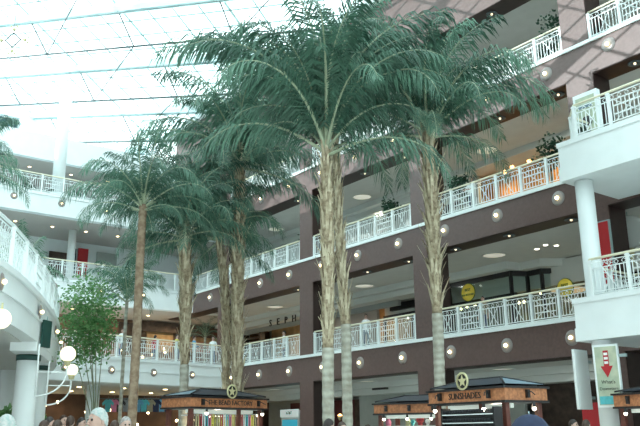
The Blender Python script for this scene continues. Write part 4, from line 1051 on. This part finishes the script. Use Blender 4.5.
head_person(64, 415.5, 21, 'distant brown-haired person in tan clothes at the back of the crowd', .5, hair='hbrown', top='c_khaki')
head_person(45, 421, 15, 'person with auburn hair next to the planter bush', 2.0, hair='hbrown', top='c_green')
# dark blue umbrella held over the person by the sunshades kiosk
p = at_d(529, 414, 11.6); t = thing('umbrella', 'dark blue rounded umbrella at the bottom edge in front of the sunshades kiosk', 'umbrella', (p.x, p.y, 0)); t.location.z = p.z - .29
g = MB(); R_c = .31
pr = [(.001, .29), (.10, .275), (.19, .22), (.26, .13), (.30, .0)]
g.lathe(pr, 8); g.build('canopy', 'c_navy', t); MB().tube([(0, 0, .33), (0, 0, -.55)], .010, 6).build('shaft', 'steel', t)
for k in range(8): a = k * pi / 4; MB().tube([(0, 0, .27), (.15 * cos(a), .15 * sin(a), .22), (.29 * cos(a), .29 * sin(a), 0)], .004, 4).build('rib', 'steel', t)
MB().tube([(0, 0, -.55), (.0, 0, -.62), (.04, 0, -.66), (.07, 0, -.62)], .014, 8).build('handle', 'dwood', t)
# people on the galleries
def gal(px, py, X, Y, f, label, rot, **k):
    person(label, (X, Y, H[f] + .0), rot, **k)
def onX(px, X):
    r = ray(px, 345); w = c2w(r.x, r.y); return w.y * X / w.x
gal(0, 0, -39.5, onX(177, -39.5), 2, 'person in yellow shirt leaning at the left gallery railing beside the brown trunk', pi / 2 + .6, pose='lean', top='c_yellow', hair='hbrown')
gal(0, 0, -39.6, onX(194, -39.6), 2, 'person in pale blue shirt standing at the left gallery railing', pi / 2 + 1.4, pose='lean', top='c_blue')
gal(0, 0, -39.3, onX(213, -39.3), 2, 'person in white shirt at the left gallery railing near the small dark palm', pi / 2 - .8, top='c_white')
gal(0, 0, -38.7, onX(122, -38.7), 2, 'person in white shirt at the left gallery railing beside the slim palm trunk', pi / 2 + .2, top='c_white', hair='hbrown')
gal(0, 0, -40.5, onX(155, -40.5), 2, 'person in red shirt walking on the left gallery before the lit shop', pi / 2 + 2, pose='walk', top='c_red')
gal(0, 0, -45.0, onX(97, -45.0), 3, 'dark clothed person walking on the third floor right of the red panel', pi / 2 + 1.2, pose='walk', top='c_black')
gal(0, 0, at_y(471, 186, 23.6).x, 23.6, 3, 'person in white top leaning on the third floor railing right of a bush', 0, pose='lean', top='c_white')
gal(0, 0, at_y(366, 325, 23.7).x, 23.7, 2, 'person in pale top standing behind the second floor railing in the middle bay', .5, top='c_white')
gal(0, 0, at_y(484, 320, 23.6).x, 23.6, 2, 'person in khaki top behind the second floor railing under the yellow sign', .3, top='c_khaki', h=1.5)
gal(0, 0, at_y(284, 340, 24.0).x, 24.0, 2, 'person in white shirt behind the railing under the spaced shop lettering', -.4, top='c_white')

# ------------------------------------------------------------------ light
w = bpy.data.worlds.new('world'); sc.world = w; w.use_nodes = True
b = w.node_tree.nodes['Background']; b.inputs['Color'].default_value = (.85, 1.0, 1.0, 1); b.inputs['Strength'].default_value = 3.5
s = bpy.data.lights.new('sun', 'SUN'); s.energy = 4.4; s.angle = radians(.15); s.color = (1, .97, .95)
so = bpy.data.objects.new('sun', s); col.objects.link(so)
SD = Vector((.34, .90, -.245)).normalized()       # direction the sunlight travels
so.rotation_euler = SD.to_track_quat('-Z', 'Y').to_euler()
for f in (1, 2, 3, 4):                           # the walkway ceiling lights
    for x in (-10.2, -18.5, -27, -35.4):
        z = H[f + 1] - 1.25 if f < 4 else 18.8
        lamp((x, 25.6, z), 30 if f > 1 else 22, (.95, 1, .93), 1.0)
vs = sc.view_settings; vs.view_transform = 'Standard'; vs.look = 'None'; vs.exposure = 0.0; vs.gamma = 1.0; vs.use_curve_mapping = False
